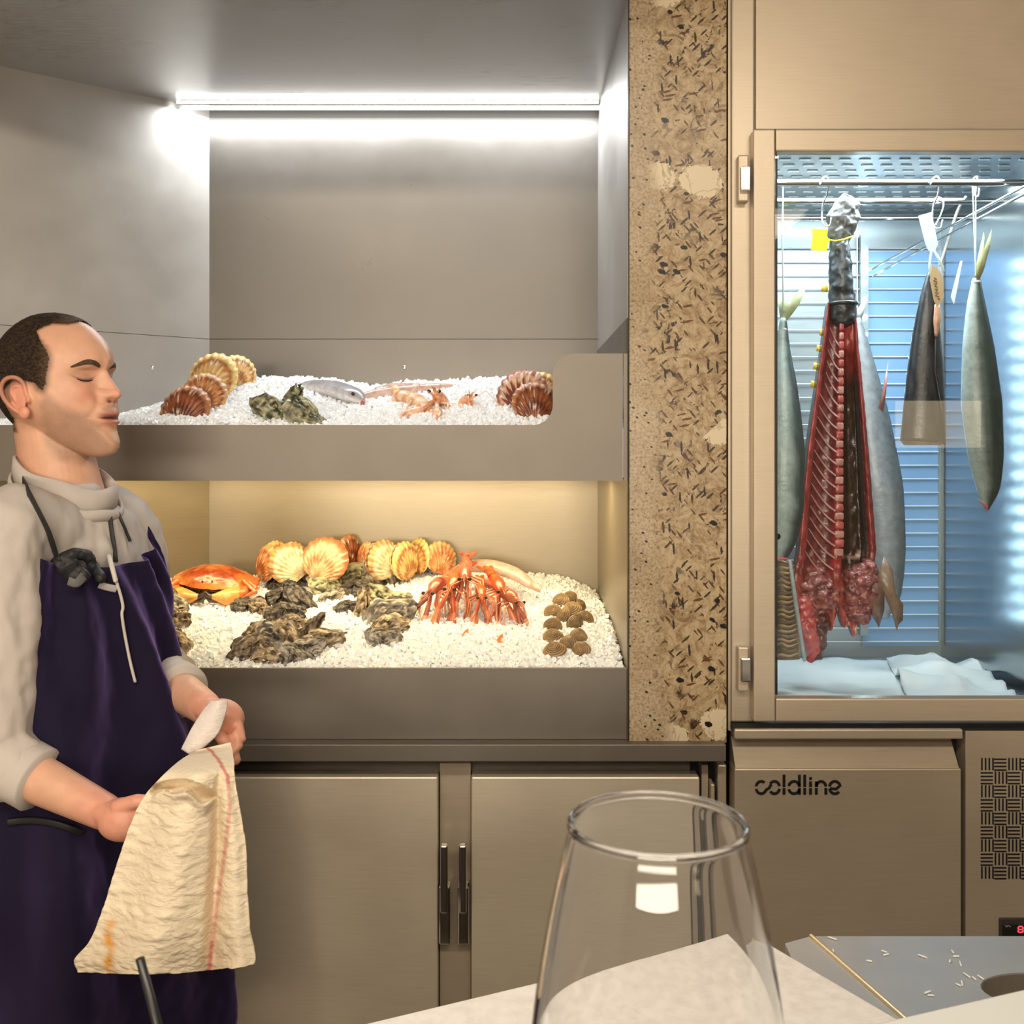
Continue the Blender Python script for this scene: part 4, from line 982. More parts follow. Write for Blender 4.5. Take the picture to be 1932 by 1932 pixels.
    for k in range(27):
        y0 = 600+k*17; a = np.interp(y0, ys, xl); b_ = np.interp(y0, ys, xr); W_ = b_-a
        g = boxg(-(W_*.055/F*D0+.001), W_*.055/F*D0+.001, -.003, .003, -.0078, .0078, .0026); V1 = g[0]+np.array(P(a+W_*.52, y0, D0-.0115)[:]); V1 = V1+.0012*vn(V1, 300, k)[:, None]
        mk('vertebra', V1, g[1], M_wet, t, np.clip(np.ones((len(V1), 3))*np.array((.50, .12, .11) if k % 2 else (.62, .30, .27))*(1+.4*fbm(V1, 200, k)[:, None]), 0, 1), world=True)
    # tail stem and wrinkled tail stump
    def lump(name, parts, voxel, cA, cB, seed, amp=.004, sc=60, mat=M_fish, par_=t):
        V1, F1, nn = remesh(parts, voxel, 2); V1 = V1+nn*(amp*fbm(V1, sc, seed))[:, None]
        return mk(name, V1, F1, mat, par_, mixc(cA, cB, np.clip(.45+.8*fbm(V1, sc*1.4, seed+2), 0, 1)), world=True)
    lump('tail_stem', [tubeg([P(1590, 596, D0+.008), P(1586, 540, D0), P(1585, 480, D0), P(1584, 440, D0)], [.030, .026, .023, .019], 20)], .003, (.012, .013, .015), (.10, .11, .12), 3)
    lump('tail_stump', [tubeg([P(1582, 466, D0), P(1585, 446, D0), P(1590, 416, D0), P(1596, 394, D0)], [.019, .026, .036, .030], 20, (.6, (0, 1, 0)))], .003, (.02, .019, .018), (.12, .115, .11), 5, .007)
    g = latheg([(.0285, -.006), (.0325, -.004), (.0335, 0), (.0315, .003), (.028, .004)], 30, tuple(P(1589, 573, D0+.004))); mk('cut_edge', g[0], g[1], M_fish, t, np.ones((len(g[0]), 3))*.03, world=True)
    # ragged collar at the bottom
    lump('collar_flesh', [ellg(tuple(P(1622, 1110, D0-.004)), (.036, .030, .052), 20, 12), ellg(tuple(P(1618, 1150, D0)), (.030, .026, .028)), ellg(tuple(P(1545, 1120, D0)), (.045, .022, .050)), ellg(tuple(P(1527, 1160, D0-.004)), (.026, .018, .060), rot=(0, R(8), 0)), ellg(tuple(P(1640, 1080, D0)), (.018, .022, .035))],
         .003, (.11, .015, .02), (.60, .22, .20), 8, .016, 70, M_wet)
    lump('jaw_strip', [tubeg([P(1516, 1140, D0-.01), P(1524, 1190, D0-.012), P(1536, 1225, D0-.01), P(1528, 1244, D0-.01)], [.020, .022, .016, .005], 14)], .003, (.50, .05, .06), (.75, .22, .22), 12, .008, 70, M_wet)
    lump('jaw_strip', [tubeg([P(1548, 1170, D0), P(1546, 1205, D0), P(1540, 1240, D0), P(1530, 1246, D0)], [.022, .018, .012, .005], 12)], .003, (.05, .02, .02), (.22, .07, .07), 14, .008, 70, M_wet)
    fin('gill_plate', [P(1655, 1095, D0-.02), P(1668, 1048, D0-.015), P(1684, 1075, D0-.01), P(1690, 1120, D0), P(1704, 1140, D0), P(1703, 1170, D0), P(1695, 1178, D0), P(1692, 1190, D0), P(1684, 1160, D0), P(1670, 1125, D0)], t, (.30, .20, .14), .004)
    fin('gill_plate', [P(1622, 1140, D0-.02), P(1650, 1100, D0-.02), P(1668, 1100, D0-.01), P(1668, 1150, D0), P(1658, 1184, D0), P(1645, 1160, D0)], t, (.26, .15, .12), .004)
    fin('gill_plate', [P(1596, 1155, D0-.02), P(1622, 1150, D0-.02), P(1640, 1148, D0), P(1618, 1166, D0)], t, (.40, .12, .10), .004)
    fin('spike', [P(1576, 1145, D0-.01), P(1585, 1145, D0-.01), P(1581, 1166, D0-.01)], t, (.10, .05, .05), .003)
    for k, (px, py) in enumerate(((1560, 598), (1553, 628), (1547, 658), (1541, 692), (1536, 726), (1556, 545))):
        fin('finlet', [P(px-5, py-8, D0+.012), P(px+6, py-5, D0+.012), P(px+5, py+6, D0+.012), P(px-7, py+5, D0+.012)], t, (.95, .66, .05), .003)
    g = tubeg([P(1560, 452, D0-.030), P(1575, 455, D0-.032), P(1592, 452, D0-.032), P(1608, 446, D0-.02)], .0022, 6); mk('yellow_tie', g[0], g[1], plain('yellow_plastic', (.95, .80, .02), .4), t, world=True)
    g = prismg([(PX(a, 2.185), PZ(b_, 2.185)) for a, b_ in ((1532, 432), (1562, 433), (1560, 448), (1568, 452), (1562, 460), (1560, 474), (1529, 472), (1533, 452))], 'y', 2.184, 2.1855)
    mk('yellow_tag', g[0], g[1], plain('yellow_tag', (.60, .57, .01), .5), t, smooth=False, world=True)
    return t
tuna()
def hook(label, pts, r=.0017):
    c = Vector(pts[0]); t = tubeg(catmull(pts, 40), r, 8); o = mk('meat_hook', t[0]-np.array(c), t[1], M_chrome); o.location = c; return tag(o, label, 'hook', GHK)
GHK = 'steel hooks on the hanging rails'
def shook(px, py0, py1, D, Dr, w=10, label=''):
    return hook(label, [P(px-w*.8, py0+6, Dr-.012), P(px-w*.5, py0-4, Dr-.010), P(px+3, py0-9, Dr), P(px+w*.6, py0, Dr+.002), P(px+w*.4, py0+25, (Dr+D)/2), P(px-w*.3, (py0+py1)/2, D), P(px-w*.5, py1-18, D), P(px-w*.1, py1-3, D-.006), P(px+w*.8, py1-2, D-.008), P(px+w*1.1, py1-16, D-.008)])
shook(1556, 342, 428, 2.19, 2.16, 11, 'long steel hook left of the tail stump of the tuna')
hook('small steel ring hook at the top of the tuna tail', [P(1586, 372, 2.21), P(1594, 366, 2.21), P(1602, 372, 2.21), P(1604, 384, 2.21), P(1602, 396, 2.215)])
shook(1765, 342, 432, 2.18, 2.16, 12, 'tall steel hook holding the white tag')
hook('bent steel hook on the right of the white tag', [P(1758, 380, 2.33), P(1770, 372, 2.33), P(1780, 382, 2.32), P(1776, 402, 2.28), P(1765, 425, 2.22)])
shook(1840, 342, 372, 2.19, 2.17, 7, 'small steel hook with white string at the right')
# silver fish at the left
def cfish(dark, light, lo=-.2, hi=.6, seed=1):
    def f(V, A):
        x = V[:, 0]-np.repeat([V[i*22:(i+1)*22, 0].mean() for i in range(len(V)//22)], 22); r = np.abs(x).max()
        w = np.repeat([np.abs(V[i*22:(i+1)*22, 0]-V[i*22:(i+1)*22, 0].mean()).max()+1e-6 for i in range(len(V)//22)], 22)
        return np.clip(mixc(light, dark, sst(lo, hi, x/w+.2*fbm(V, 30, seed)))*(1+.2*fbm(V, 60, seed)[:, None]), 0, 1)
    return f
s = 2.18/F
def lastc(g, n): return g
t = ff('silver_fish', 'pale silver green fish hanging at the left glass edge on string', 'fish',
   fish_mesh([P(1478, 600, 2.18), P(1477, 660, 2.18), P(1480, 740, 2.17), P(1482, 850, 2.16), P(1481, 960, 2.16), P(1476, 1020, 2.16), P(1470, 1060, 2.16)],
     [6*s, 14*s, 26*s, 36*s, 35*s, 26*s, 10*s], [5*s, 10*s, 18*s, 24*s, 22*s, 16*s, 6*s], cfish((.05, .07, .07), (.55, .70, .70)), up=(0, 1, 0)))
fin('tail_fin', [P(1472, 600, 2.18), P(1466, 562, 2.18), P(1480, 585, 2.18), P(1500, 555, 2.18), P(1525, 532, 2.18), P(1508, 575, 2.18), P(1486, 604, 2.18)], t, (.62, .72, .42))
g = tubeg([P(1477, 340, 2.16), P(1476, 450, 2.17), P(1478, 585, 2.165)], .0018, 6); mk('string', g[0], g[1], M_cord, t, world=True)
g = latheg([(6.5*s, -.003), (7.5*s, 0), (6.5*s, .003)], 16, tuple(P(1478, 622, 2.18))); mk('string_knot', g[0]*1.0, g[1], M_cord, t, world=True)
mk('eye', *ellg(tuple(P(1467, 1012, 2.13)), (6*s, 3*s, 6*s), 14, 8), M_eye, t, world=True)
g = tubeg([P(1458, 1052, 2.14), P(1468, 1056, 2.135), P(1486, 1054, 2.14)], [.004, .006, .002], 8); mk('open_mouth', g[0], g[1], M_wet, t, np.ones((len(g[0]), 3))*(.75, .12, .16), world=True)
# ribbed carcass below it
c = P(1482, 1150, 2.14); t = thing('ribbed_carcass', 'tan ribbed carcass standing in the lower left corner of the cabinet', 'fish', c, None)
for k in range(20):
    y = 1062+k*9.2; x1_ = 1498+k*.5
    pts = catmull([P(1462, y+2, 2.15), P(1474, y-3+2*math.sin(k), 2.12), P(1488, y+1, 2.12), P(x1_, y-5, 2.16)], 8)
    g = tubeg(pts, [.0022, .0030, .0032, .0030, .0028, .0026, .002, .001], 6); v = g[0]; mk('rib', v, g[1], M_wet, t, np.clip(np.ones((len(v), 3))*np.array((.62, .45, .26) if k % 3 else (.30, .22, .16))*(1+.4*fbm(v, 120, k)[:, None]), 0, 1), world=True)
g = fish_mesh([P(1478, 1058, 2.165), P(1482, 1120, 2.165), P(1486, 1190, 2.165), P(1488, 1244, 2.165)], [.020, .024, .028, .024], [.008, .010, .010, .008], lambda V, A: np.ones((len(V), 3))*np.array((.34, .25, .17))*(1+.4*fbm(V, 70, 4)[:, None]), up=(0, 1, 0)); mk('backing_flesh', g[0], g[1], M_wet, t, g[2], world=True)
g = tubeg([P(1490, 1060, 2.12), P(1500, 1130, 2.12), P(1518, 1245, 2.12)], [.004, .0045, .004], 8); mk('spine_strip', g[0], g[1], M_fish, t, np.ones((len(g[0]), 3))*(.45, .55, .60), world=True)
# grey fish behind the tuna
s = 2.40/F
t = ff('grey_fish', 'dull grey fish hanging behind the right edge of the tuna', 'fish',
   fish_mesh([P(1618, 600, 2.42), P(1630, 680, 2.42), P(1645, 790, 2.42), P(1662, 920, 2.42), P(1672, 1040, 2.42), P(1672, 1120, 2.42), P(1668, 1165, 2.42)],
     [6*s, 18*s, 34*s, 42*s, 36*s, 28*s, 8*s], [5*s, 12*s, 20*s, 26*s, 24*s, 18*s, 5*s], cfish((.16, .19, .21), (.34, .38, .42)), up=(0, 1, 0)))
fin('tail_fin', [P(1610, 602, 2.42), P(1602, 560, 2.42), P(1618, 585, 2.42), P(1638, 555, 2.42), P(1626, 604, 2.42)], t, (.30, .33, .35))
fin('side_fin', [P(1658, 770, 2.38), P(1668, 720, 2.38), P(1676, 682, 2.38), P(1672, 740, 2.38), P(1666, 778, 2.38)], t, (.42, .20, .18))
g = tubeg([P(1617, 412, 2.50), P(1618, 590, 2.43)], .0015, 6); mk('string', g[0], g[1], M_cord, t, world=True)
# black tail cut with the tan label
s = 2.20/F
def cblack(V, A): return np.clip(mixc((.012, .013, .016), (.085, .09, .10), np.clip(.3+.8*fbm(V*np.array([2.5, 2.5, .35]), 60, 6), 0, 1)), 0, 1)
t = ff('black_tail_cut', 'black skinned fish tail cut straight across under a tan handwritten label', 'fish',
   fish_mesh([P(1757, 515, 2.20), P(1752, 560, 2.20), P(1748, 630, 2.20), P(1746, 700, 2.20), P(1744, 770, 2.20), P(1741, 834, 2.20)], [7*s, 16*s, 26*s, 34*s, 39*s, 42*s], [6*s, 12*s, 18*s, 22*s, 25*s, 26*s], cblack, up=(0, 1, 0)))
g = fish_mesh([P(1741, 833, 2.20), P(1741, 840, 2.20)], [41*s, 34*s], [25*s, 20*s], lambda V, A: np.ones((len(V), 3))*np.array((.20, .12, .09))*(1+.5*fbm(V, 90, 4)[:, None]), up=(0, 1, 0), n=4); mk('cut_face', g[0], g[1], M_wet, t, g[2], world=True)
g = tubeg([P(1766, 590, 2.18), P(1764, 700, 2.165), P(1780, 790, 2.16), P(1782, 838, 2.17)], .003, 6); mk('side_seam', g[0], g[1], M_fish, t, np.ones((len(g[0]), 3))*.01, world=True)
g = fish_mesh([P(1768, 575, 2.175), P(1768, 605, 2.17), P(1766, 635, 2.17)], [5*s, 7*s, 3*s], [3*s, 4*s, 2*s], lambda V, A: np.ones((len(V), 3))*np.array((.70, .38, .24)), up=(0, 1, 0), n=10); mk('dried_flap', g[0], g[1], M_wet, t, g[2], world=True)
def plate(pts, D, th=.0012): return prismg([(PX(a, D), PZ(b_, D)) for a, b_ in pts], 'y', D, D+th)
M_tan = plain('kraft_label', (.62, .44, .24), .7); M_white = plain('white_label', (.52, .62, .66), .45); M_ink = plain('ink', (.02, .02, .02), .6)
c = P(1767, 540, 2.17); lb_ = thing('label_tag', 'tan card label with black handwriting on the black tail cut', 'label', c)
g = plate(((1758, 500), (1768, 504), (1778, 520), (1781, 560), (1774, 572), (1768, 580), (1762, 566), (1755, 530)), 2.155); mk('card', g[0], g[1], M_tan, lb_, smooth=False, world=True)
scr = [[(1762, 524), (1767, 526), (1761, 530), (1768, 532)], [(1762, 536), (1768, 534), (1764, 540), (1769, 542)], [(1763, 546), (1769, 545), (1766, 551)], [(1764, 553), (1771, 552), (1765, 558), (1772, 560)], [(1769, 563), (1773, 565)]]
g = strokes(scr, 1.5, 2.1548, .0004); mk('handwriting', g[0], g[1], M_ink, lb_, smooth=False, world=True)
c = P(1750, 435, 2.165); wt = thing('hanging_tag', 'white plastic tag folded over the tall hook', 'tag', c)
g = plate(((1733, 407), (1757, 400), (1770, 460), (1765, 472), (1752, 473), (1747, 462)), 2.165, .002); mk('tag_plate', g[0], g[1], M_white, wt, smooth=False, world=True)
g = tubeg(catmull([P(1758, 470, 2.165), P(1754, 500, 2.165), P(1756, 520, 2.17)], 10), .0028, 8); mk('cord', g[0], g[1], M_rope, wt, world=True)
g = tubeg(catmull([P(1760, 470, 2.165), P(1772, 490, 2.16), P(1780, 512, 2.165)], 10), .0028, 8); mk('cord', g[0], g[1], M_rope, wt, world=True)
# dark green fish on white string at the right
s = 2.22/F
t = ff('green_silver_fish', 'slim dark green and silver fish hanging head down on white string', 'fish',
   fish_mesh([P(1842, 525, 2.22), P(1842, 580, 2.22), P(1846, 660, 2.22), P(1852, 760, 2.22), P(1860, 860, 2.22), P(1864, 920, 2.22), P(1860, 962, 2.22)],
     [7*s, 18*s, 30*s, 38*s, 33*s, 22*s, 5*s], [5*s, 12*s, 18*s, 24*s, 20*s, 14*s, 4*s], cfish((.05, .07, .06), (.50, .60, .58), -1.2, .2), up=(0, 1, 0)))
for o_ in t.children if False else []: pass
fin('tail_fin', [P(1838, 522, 2.21), P(1846, 480, 2.21), P(1856, 438, 2.21), P(1858, 450, 2.21), P(1854, 475, 2.21), P(1871, 432, 2.21), P(1868, 465, 2.21), P(1856, 510, 2.21), P(1848, 528, 2.21)], t, (.45, .46, .24))
for dx in (-3, 3): g = tubeg([P(1838+dx, 350, 2.18), P(1841, 520, 2.205)], .0014, 6); mk('string', g[0], g[1], M_cord, t, world=True)
g = latheg([(8*s, -.002), (9*s, 0), (8*s, .002)], 16, tuple(P(1842, 532, 2.22))); mk('string_knot', g[0], g[1], M_cord, t, world=True)
g = tubeg([P(1846, 944, 2.205), P(1862, 955, 2.20), P(1862, 968, 2.205)], [.001, .004, .001], 8); mk('open_mouth', g[0], g[1], M_wet, t, np.ones((len(g[0]), 3))*(.60, .20, .20), world=True)
g = plate(((1812, 492), (1816, 492), (1806, 545), (1800, 574), (1794, 560)), 2.35); o = mk('plastic_sleeve', g[0], g[1], M_white, None, smooth=False)
tag(o, 'small pale plastic strip hanging behind between the two right fish', 'plastic strip')
g = tubeg(catmull([P(1822, 372, 2.36), P(1806, 400, 2.36), P(1790, 450, 2.36), P(1774, 500, 2.36)], 20), .0035, 8); o = mk('dried_stalk', g[0], g[1], plain('grey_stalk', (.22, .20, .18), .7)); tag(o, 'thin grey bent stalk hanging behind the white tag', 'stalk')
# papers on the cabinet floor
M_paper = plain('white_paper', (.80, .86, .86), .7); M_peach = plain('peach_paper', (.85, .55, .38), .7)
def sheet(name, x0, x1, y0, y1, z, ang, mat, label, seed, lift=.01):
    nx, ny = 24, 18; V = []
    for j in range(ny):
        for i in range(nx):
            u = i/(nx-1)-.5; v = j/(ny-1)-.5; x = u*(x1-x0); y = v*(y1-y0); V.append((x, y, 0))
    V = np.array(V); V[:, 2] = lift*np.abs(fbm(V, 9, seed))+.001; c = Euler((0, 0, R(ang))).to_matrix(); V = V @ np.array(c).T
    Fc = gridg(V, nx, ny); m = len(V); V2 = V.copy(); V2[:, 2] -= .0006
    brd = [i for i in range(nx)]+[j*nx+nx-1 for j in range(1, ny)]+[(ny-1)*nx+i for i in range(nx-2, -1, -1)]+[j*nx for j in range(ny-2, 0, -1)]
    F2 = Fc+[tuple(k+m for k in f[::-1]) for f in Fc]+[(a, a+m, b_+m, b_) for a, b_ in zip(brd, brd[1:]+brd[:1])]
    o = mk(name, np.vstack([V, V2]), F2, mat); o.location = ((x0+x1)/2, (y0+y1)/2, z); return tag(o, label, 'paper', 'paper sheets on the cabinet floor')
sheet('floor_paper', .515, .80, 2.06, 2.56, ZI0+.002, 3, M_peach, 'peach paper lying lowest on the cabinet floor', 1)
sheet('floor_paper', .56, .93, 2.10, 2.58, ZI0+.008, -5, M_paper, 'wide white paper sheet under the tuna', 2, .02)
sheet('floor_paper', .51, .60, 2.02, 2.40, ZI0+.014, 14, M_paper, 'narrow white paper under the ribbed carcass', 3, .015)
sheet('floor_paper', .86, 1.07, 2.02, 2.50, ZI0+.016, -14, M_paper, 'crumpled white paper at the right of the cabinet floor', 4, .05)
# ------------------------------------------------------------------ the man
def skinmat(name, rough=.45, sss=.12):
    m = vcol(name, rough, .06, 60, .45, .12, 500); b = m.node_tree.nodes['Principled BSDF']
    b.inputs['Subsurface Weight'].default_value = sss; b.inputs['Subsurface Radius'].default_value = (.012, .005, .003); b.inputs['Subsurface Scale'].default_value = 1
    return m
M_skin = skinmat('skin')
def cloth(name, col, rough=.85, weave=900, wr=.25, sheen=0):
    m, nt, b = newmat(name); tc = N(nt, 'ShaderNodeTexCoord')
    n1 = N(nt, 'ShaderNodeTexNoise'); n1.inputs['Scale'].default_value = weave; nt.links.new(tc.outputs['Object'], n1.inputs['Vector'])
    n2 = N(nt, 'ShaderNodeTexNoise'); n2.inputs['Scale'].default_value = 60; n2.inputs['Detail'].default_value = 5; nt.links.new(tc.outputs['Object'], n2.inputs['Vector'])
    r = N(nt, 'ShaderNodeValToRGB'); r.color_ramp.elements[0].color = (*[c*.88 for c in col], 1); r.color_ramp.elements[1].color = (*col, 1); nt.links.new(n1.outputs[0], r.inputs[0]); nt.links.new(r.outputs[0], b.inputs['Base Color'])
    b.inputs['Roughness'].default_value = rough; b.inputs['Sheen Weight'].default_value = sheen; b.inputs['Specular IOR Level'].default_value = .2
    bp = N(nt, 'ShaderNodeBump'); bp.inputs['Strength'].default_value = wr; bp.inputs['Distance'].default_value = .004; nt.links.new(n2.outputs[0], bp.inputs['Height']); nt.links.new(bp.outputs[0], b.inputs['Normal']); return m
M_shirt = cloth('grey_shirt_cloth', (.58, .53, .49), .85, 1200, .25)
M_apron, nt, b = newmat('indigo_apron_cloth')
b.inputs['Base Color'].default_value = (.009, .006, .022, 1); b.inputs['Roughness'].default_value = .8; b.inputs['Sheen Weight'].default_value = .8; b.inputs['Sheen Roughness'].default_value = .45; b.inputs['Sheen Tint'].default_value = (.42, .30, .85, 1); b.inputs['Specular IOR Level'].default_value = .15
M_strap = plain('black_webbing', (.012, .012, .013), .6)
M_trouser = plain('black_cloth', (.010, .010, .012), .85)

man = thing('person', 'man with cropped hair and eyes lowered in grey shirt and indigo apron holding a towel', 'person', (-.70, 1.68, 0))
DH = 1.70; SH = DH/F; yaw = R(17)
HO = P(115, 735, DH)
fwd = np.array((math.cos(yaw), -math.sin(yaw), 0)); lat = np.array((math.sin(yaw), math.cos(yaw), 0)); upv = np.array((0, 0, 1.))
full = [(91,593),(120,595),(145,602),(176,621),(199,643),(212,662),(219.5,681),(216,692),(212.5,701),(219,713),(233,730),(242,742),(243.5,747),(240,752),(231,757),(226.5,761),(227.5,769),(231.5,777),(231,783),(225,788.5),(227.5,793),(231,799),(227.5,807),(226,814),(231,824),(237.5,836),(237,845),(229,855),(214,861),(190,862),(160,856),(120,846),(70,828),(30,802),(4,765),(-10,720),(-10,680),(0,650),(15,628),(40,608),(65,597)]
base = [(91,593),(120,595),(145,602),(176,621),(199,643),(211,662),(215,681),(211,692),(206,701),(204,713),(206,730),(209,742),(211,748),(214,754),(217,759),(219,763),(221,770),(224,776),(226,783),(223.5,788.5),(225,793),(227,799),(225,807),(224,814),(228.5,824),(234.5,836),(234,845),(227,855),(211,860),(190,861),(160,855),(120,846),(70,828),(30,802),(4,765),(-10,720),(-10,680),(0,650),(15,628),(40,608),(65,597)]
def polar(pts):
    p = np.array(pts, float); x = (p[:, 0]-115)*SH/math.cos(yaw); z = -(p[:, 1]-735)*SH
    a = np.arctan2(z, x); r = np.hypot(x, z); i = np.argsort(a); a = a[i]; r = r[i]
    return np.concatenate([a-2*math.pi, a, a+2*math.pi]), np.tile(r, 3)
pa_f, pr_f = polar(full); pa_b, pr_b = polar(base)
_pg = np.linspace(-math.pi, math.pi, 361)[:-1]; _rb = np.interp(_pg, pa_b, pr_b); _k = np.exp(-(np.arange(-40, 41)/15.)**2); _k /= _k.sum(); _rs = np.convolve(np.tile(_rb, 3), _k, 'same')[360:720]
W0 = .0765
def head_pts(phi, s):
    """phi: angle in the mid plane, s: 0..pi across; returns local (x fwd, y left, z up)"""
    Rf = np.interp(phi, pa_f, pr_f); Rb = np.interp(phi, pa_b, pr_b)
    Rs_ = np.interp(phi, np.concatenate([_pg-2*math.pi, _pg, _pg+2*math.pi]), np.tile(_rs, 3)); yy0 = np.abs(W0*np.cos(s)); kk = np.exp(-(yy0/.036)**4); Rb = Rs_*(1-kk)+Rb*kk
    ss = np.sin(s); r_n = np.sign(ss)*np.abs(ss)**.86; y = W0*np.sign(np.cos(s))*np.abs(np.cos(s))**.92
    x0 = np.cos(phi)*Rb*r_n; z0 = np.sin(phi)*Rb*r_n
    # narrower jaw, brow and chin
    tj = sst(-.015, -.105, z0); fr = sst(.02, .10, x0)
    y = y*(1-.26*tj)*(1-.20*fr)*(1-.24*tj*fr)*(1-.10*sst(.04, .13, z0))
    y = y*(1+.05*sst(.0, -.06, x0)*sst(-.04, .04, z0))
    # nose / lips / chin profile detail, narrow in y
    d = (Rf-np.interp(phi, pa_b, pr_b)); zt = np.sin(phi)*Rb
    sig = np.where(zt > -.002, .0075+.05*np.clip(.035-zt, 0, .04), np.where(zt > -.026, .0115, .022))
    w = np.exp(-(np.abs(y)/sig)**2.2)*(ss > .3)
    r2 = d*w; x = x0+np.cos(phi)*r2; z = z0+np.sin(phi)*r2
    # alar wings
    for sg_ in (-1, 1):
        q = np.exp(-(((y-sg_*.0135)/.0060)**2+((z+.012)/.0075)**2))*(x > .05); x = x+.0085*q
        q = np.exp(-(((y-sg_*.0065)/.0035)**2+((z+.0205)/.0030)**2))*(x > .07); z = z+.0035*q; 
        # eye socket, upper lid bulge, brow, cheek
        ey, ez = sg_*.0315, .0195
        x = x-.0125*np.exp(-(((y-ey)/.0155)**2+((z-ez)/.0095)**2))*(x > .03)
        x = x+.0080*np.exp(-(((y-ey)/.0115)**2+((z-ez+.0015)/.0078)**2))*(x > .03)
        x = x-.0022*np.exp(-(((y-ey)/.015)**2+((z-ez-.0085)/.0022)**2))*(x > .03)
        x = x-.0026*np.exp(-(((y-ey)/.0125)**2+((z-ez+.0088)/.0016)**2))*(x > .03)
        x = x+.0030*np.exp(-(((y-ey)/.020)**2+((z-.0375)/.0055)**2))*(x > .03)
        x = x+.0055*np.exp(-(((y-sg_*.044)/.018)**2+((z+.006)/.014)**2))*(x > .02)
        x = x-.0010*np.exp(-(((y-sg_*.048)/.016)**2+((z+.045)/.022)**2))*(x > .0)
        # nasolabial fold
        fy = .018+(-.012-z)*.45; x = x-.0009*np.exp(-((np.abs(y)-fy)/.0045)**2)*(z < -.012)*(z > -.050)*(x > .05)
    # mouth: lips and slit
    mw = np.exp(-(np.abs(y)/.024)**4); x = x-.0050*mw*np.exp(-((z+.0475+.04*np.abs(y))/.0018)**2)*(x > .05)
    x = x+.0022*mw*np.exp(-((z+.0420)/.0035)**2)*(x > .05)+.0030*mw*np.exp(-((z+.0540)/.0040)**2)*(x > .05)
    x = x-.0025*mw*np.exp(-((z+.0635)/.0040)**2)*(x > .05)
    return np.stack([x, y, z], -1)
def h2w(p): return np.array(HO)+p[..., 0:1]*fwd+p[..., 1:2]*lat+p[..., 2:3]*upv
def w2h(v): d = v-np.array(HO); return np.stack([d@fwd, d@lat, d@upv], -1)
nph, ns = 420, 260
phi = np.linspace(-math.pi, math.pi, nph, endpoint=False); s_ = np.linspace(.012, math.pi-.012, ns)
PH, SS = np.meshgrid(phi, s_, indexing='xy'); HP = head_pts(PH.ravel(), SS.ravel())
headV = h2w(HP); headF = gridg(None, nph, ns, True)
headF.append(tuple(range(nph))[::-1]); headF.append(tuple((ns-1)*nph+k for k in range(nph)))
def hp(x, y, z): return Vector(h2w(np.array([[x, y, z]]))[0])
def imgh(px, py, y): return hp((px-115)*SH/math.cos(yaw)-y*math.tan(yaw)*1.0, y, -(py-735)*SH)
# ears (near ear is at -y)
def ear(sg_):
    e = []
    ctr = [(5, 762), (2, 742), (9, 727), (24, 719), (38, 724), (44, 738)]
    def q(px, py, off): 
        x = (px-115)*SH/math.cos(yaw)*.96+.060
        return hp(x, sg_*(.0755+off), -(py-735)*SH)
    rim = [(50, 750, .004), (46, 730, .006), (34, 719, .011), (18, 721, .016), (9, 735, .018), (11, 753, .016), (22, 770, .012), (36, 781, .008)]
    e.append(tubeg([q(*p) for p in catmull(rim, 26)], [.0032]*4+[.0038]*18+[.0036]*4, 10))
    e.append(tubeg([q(*p) for p in catmull([(40, 735, .005), (28, 734, .009), (23, 745, .010), (29, 760, .007)], 14)], .0030, 8))
    e.append(ellg(tuple(q(47, 782, .006)), (.0095, .0050, .0105), 16, 10)); e.append(ellg(tuple(q(54, 758, .003)), (.0040, .0045, .0065), 12, 8))
    c = q(30, 752, .004); e.append(ellg(tuple(c), (.0165, .0045, .0270), 20, 12, rot=(0, R(-14), -yaw)))
    return e
neck = tubeg(catmull([P(96, 800, 1.71), P(104, 850, 1.71), P(112, 900, 1.705), P(116, 960, 1.70), P(118, 1010, 1.70)], 12), [.058, .058, .058, .059, .060, .062, .065, .070, .078, .085, .09, .09], 40)
sterno = tubeg([P(70, 800, 1.672), P(112, 870, 1.662), P(165, 935, 1.655)], [.014, .015, .013], 12)
adam = ellg(tuple(P(190, 892, 1.655)), (.010, .012, .016), 12, 8)
hv, hf, hn = remesh([(headV, headF)]+ear(-1)+ear(1)+[neck], .00155, 2, .5)
# body skin: torso core, arms, hands joined below the collar
Wn, We, Ws = P(198, 1532, 1.45), P(-24, 1422, 1.50), P(14, 1002, 1.55)
Fw, Fe, Fs = P(386, 1335, 1.62), P(266, 1252, 1.84), P(222, 998, 1.81)
def fingers(parts, base_, dirs, lens, rads):
    pts = [Vector(base_)]
    for d_, l in zip(dirs, lens): pts.append(pts[-1]+Vector(d_).normalized()*l)
    rr2 = [rads*1.05, rads, rads*.94, rads*.85][:len(pts)]
    parts.append(tubeg(pts, rr2, 12)); return pts
farhand = []
Fp = P(424, 1352, 1.585)                      # middle of the palm back
farhand.append(tubeg([Fw, (Fw+Fp)/2, Fp], [.026, .028, .030], 18, (.72, (0, .3, 1))))
farhand.append(ellg(tuple(Fp), (.032, .028, .026), 18, 12, rot=(0, R(30), 0)))
kn = [P(436, 1342, 1.60), P(446, 1354, 1.585), P(449, 1369, 1.57), P(445, 1384, 1.56)]
for i, k in enumerate(kn):
    fingers(farhand, k, [(.35, -.4, -.75), (-.55, -.5, -.45), (-.85, .3, .15)], [.024-.002*abs(i-1), .022, .016], .0085-.0006*i)
fingers(farhand, P(402, 1368, 1.565), [(.55, -.35, -.55), (.75, -.2, -.75), (.3, 0, -.9)], [.026, .024, .016], .0098)
tips = [(P(437, 1413, 1.545), .0085), (P(428, 1405, 1.54), .0085)]
nearhand = []
Np = P(232, 1546, 1.435)
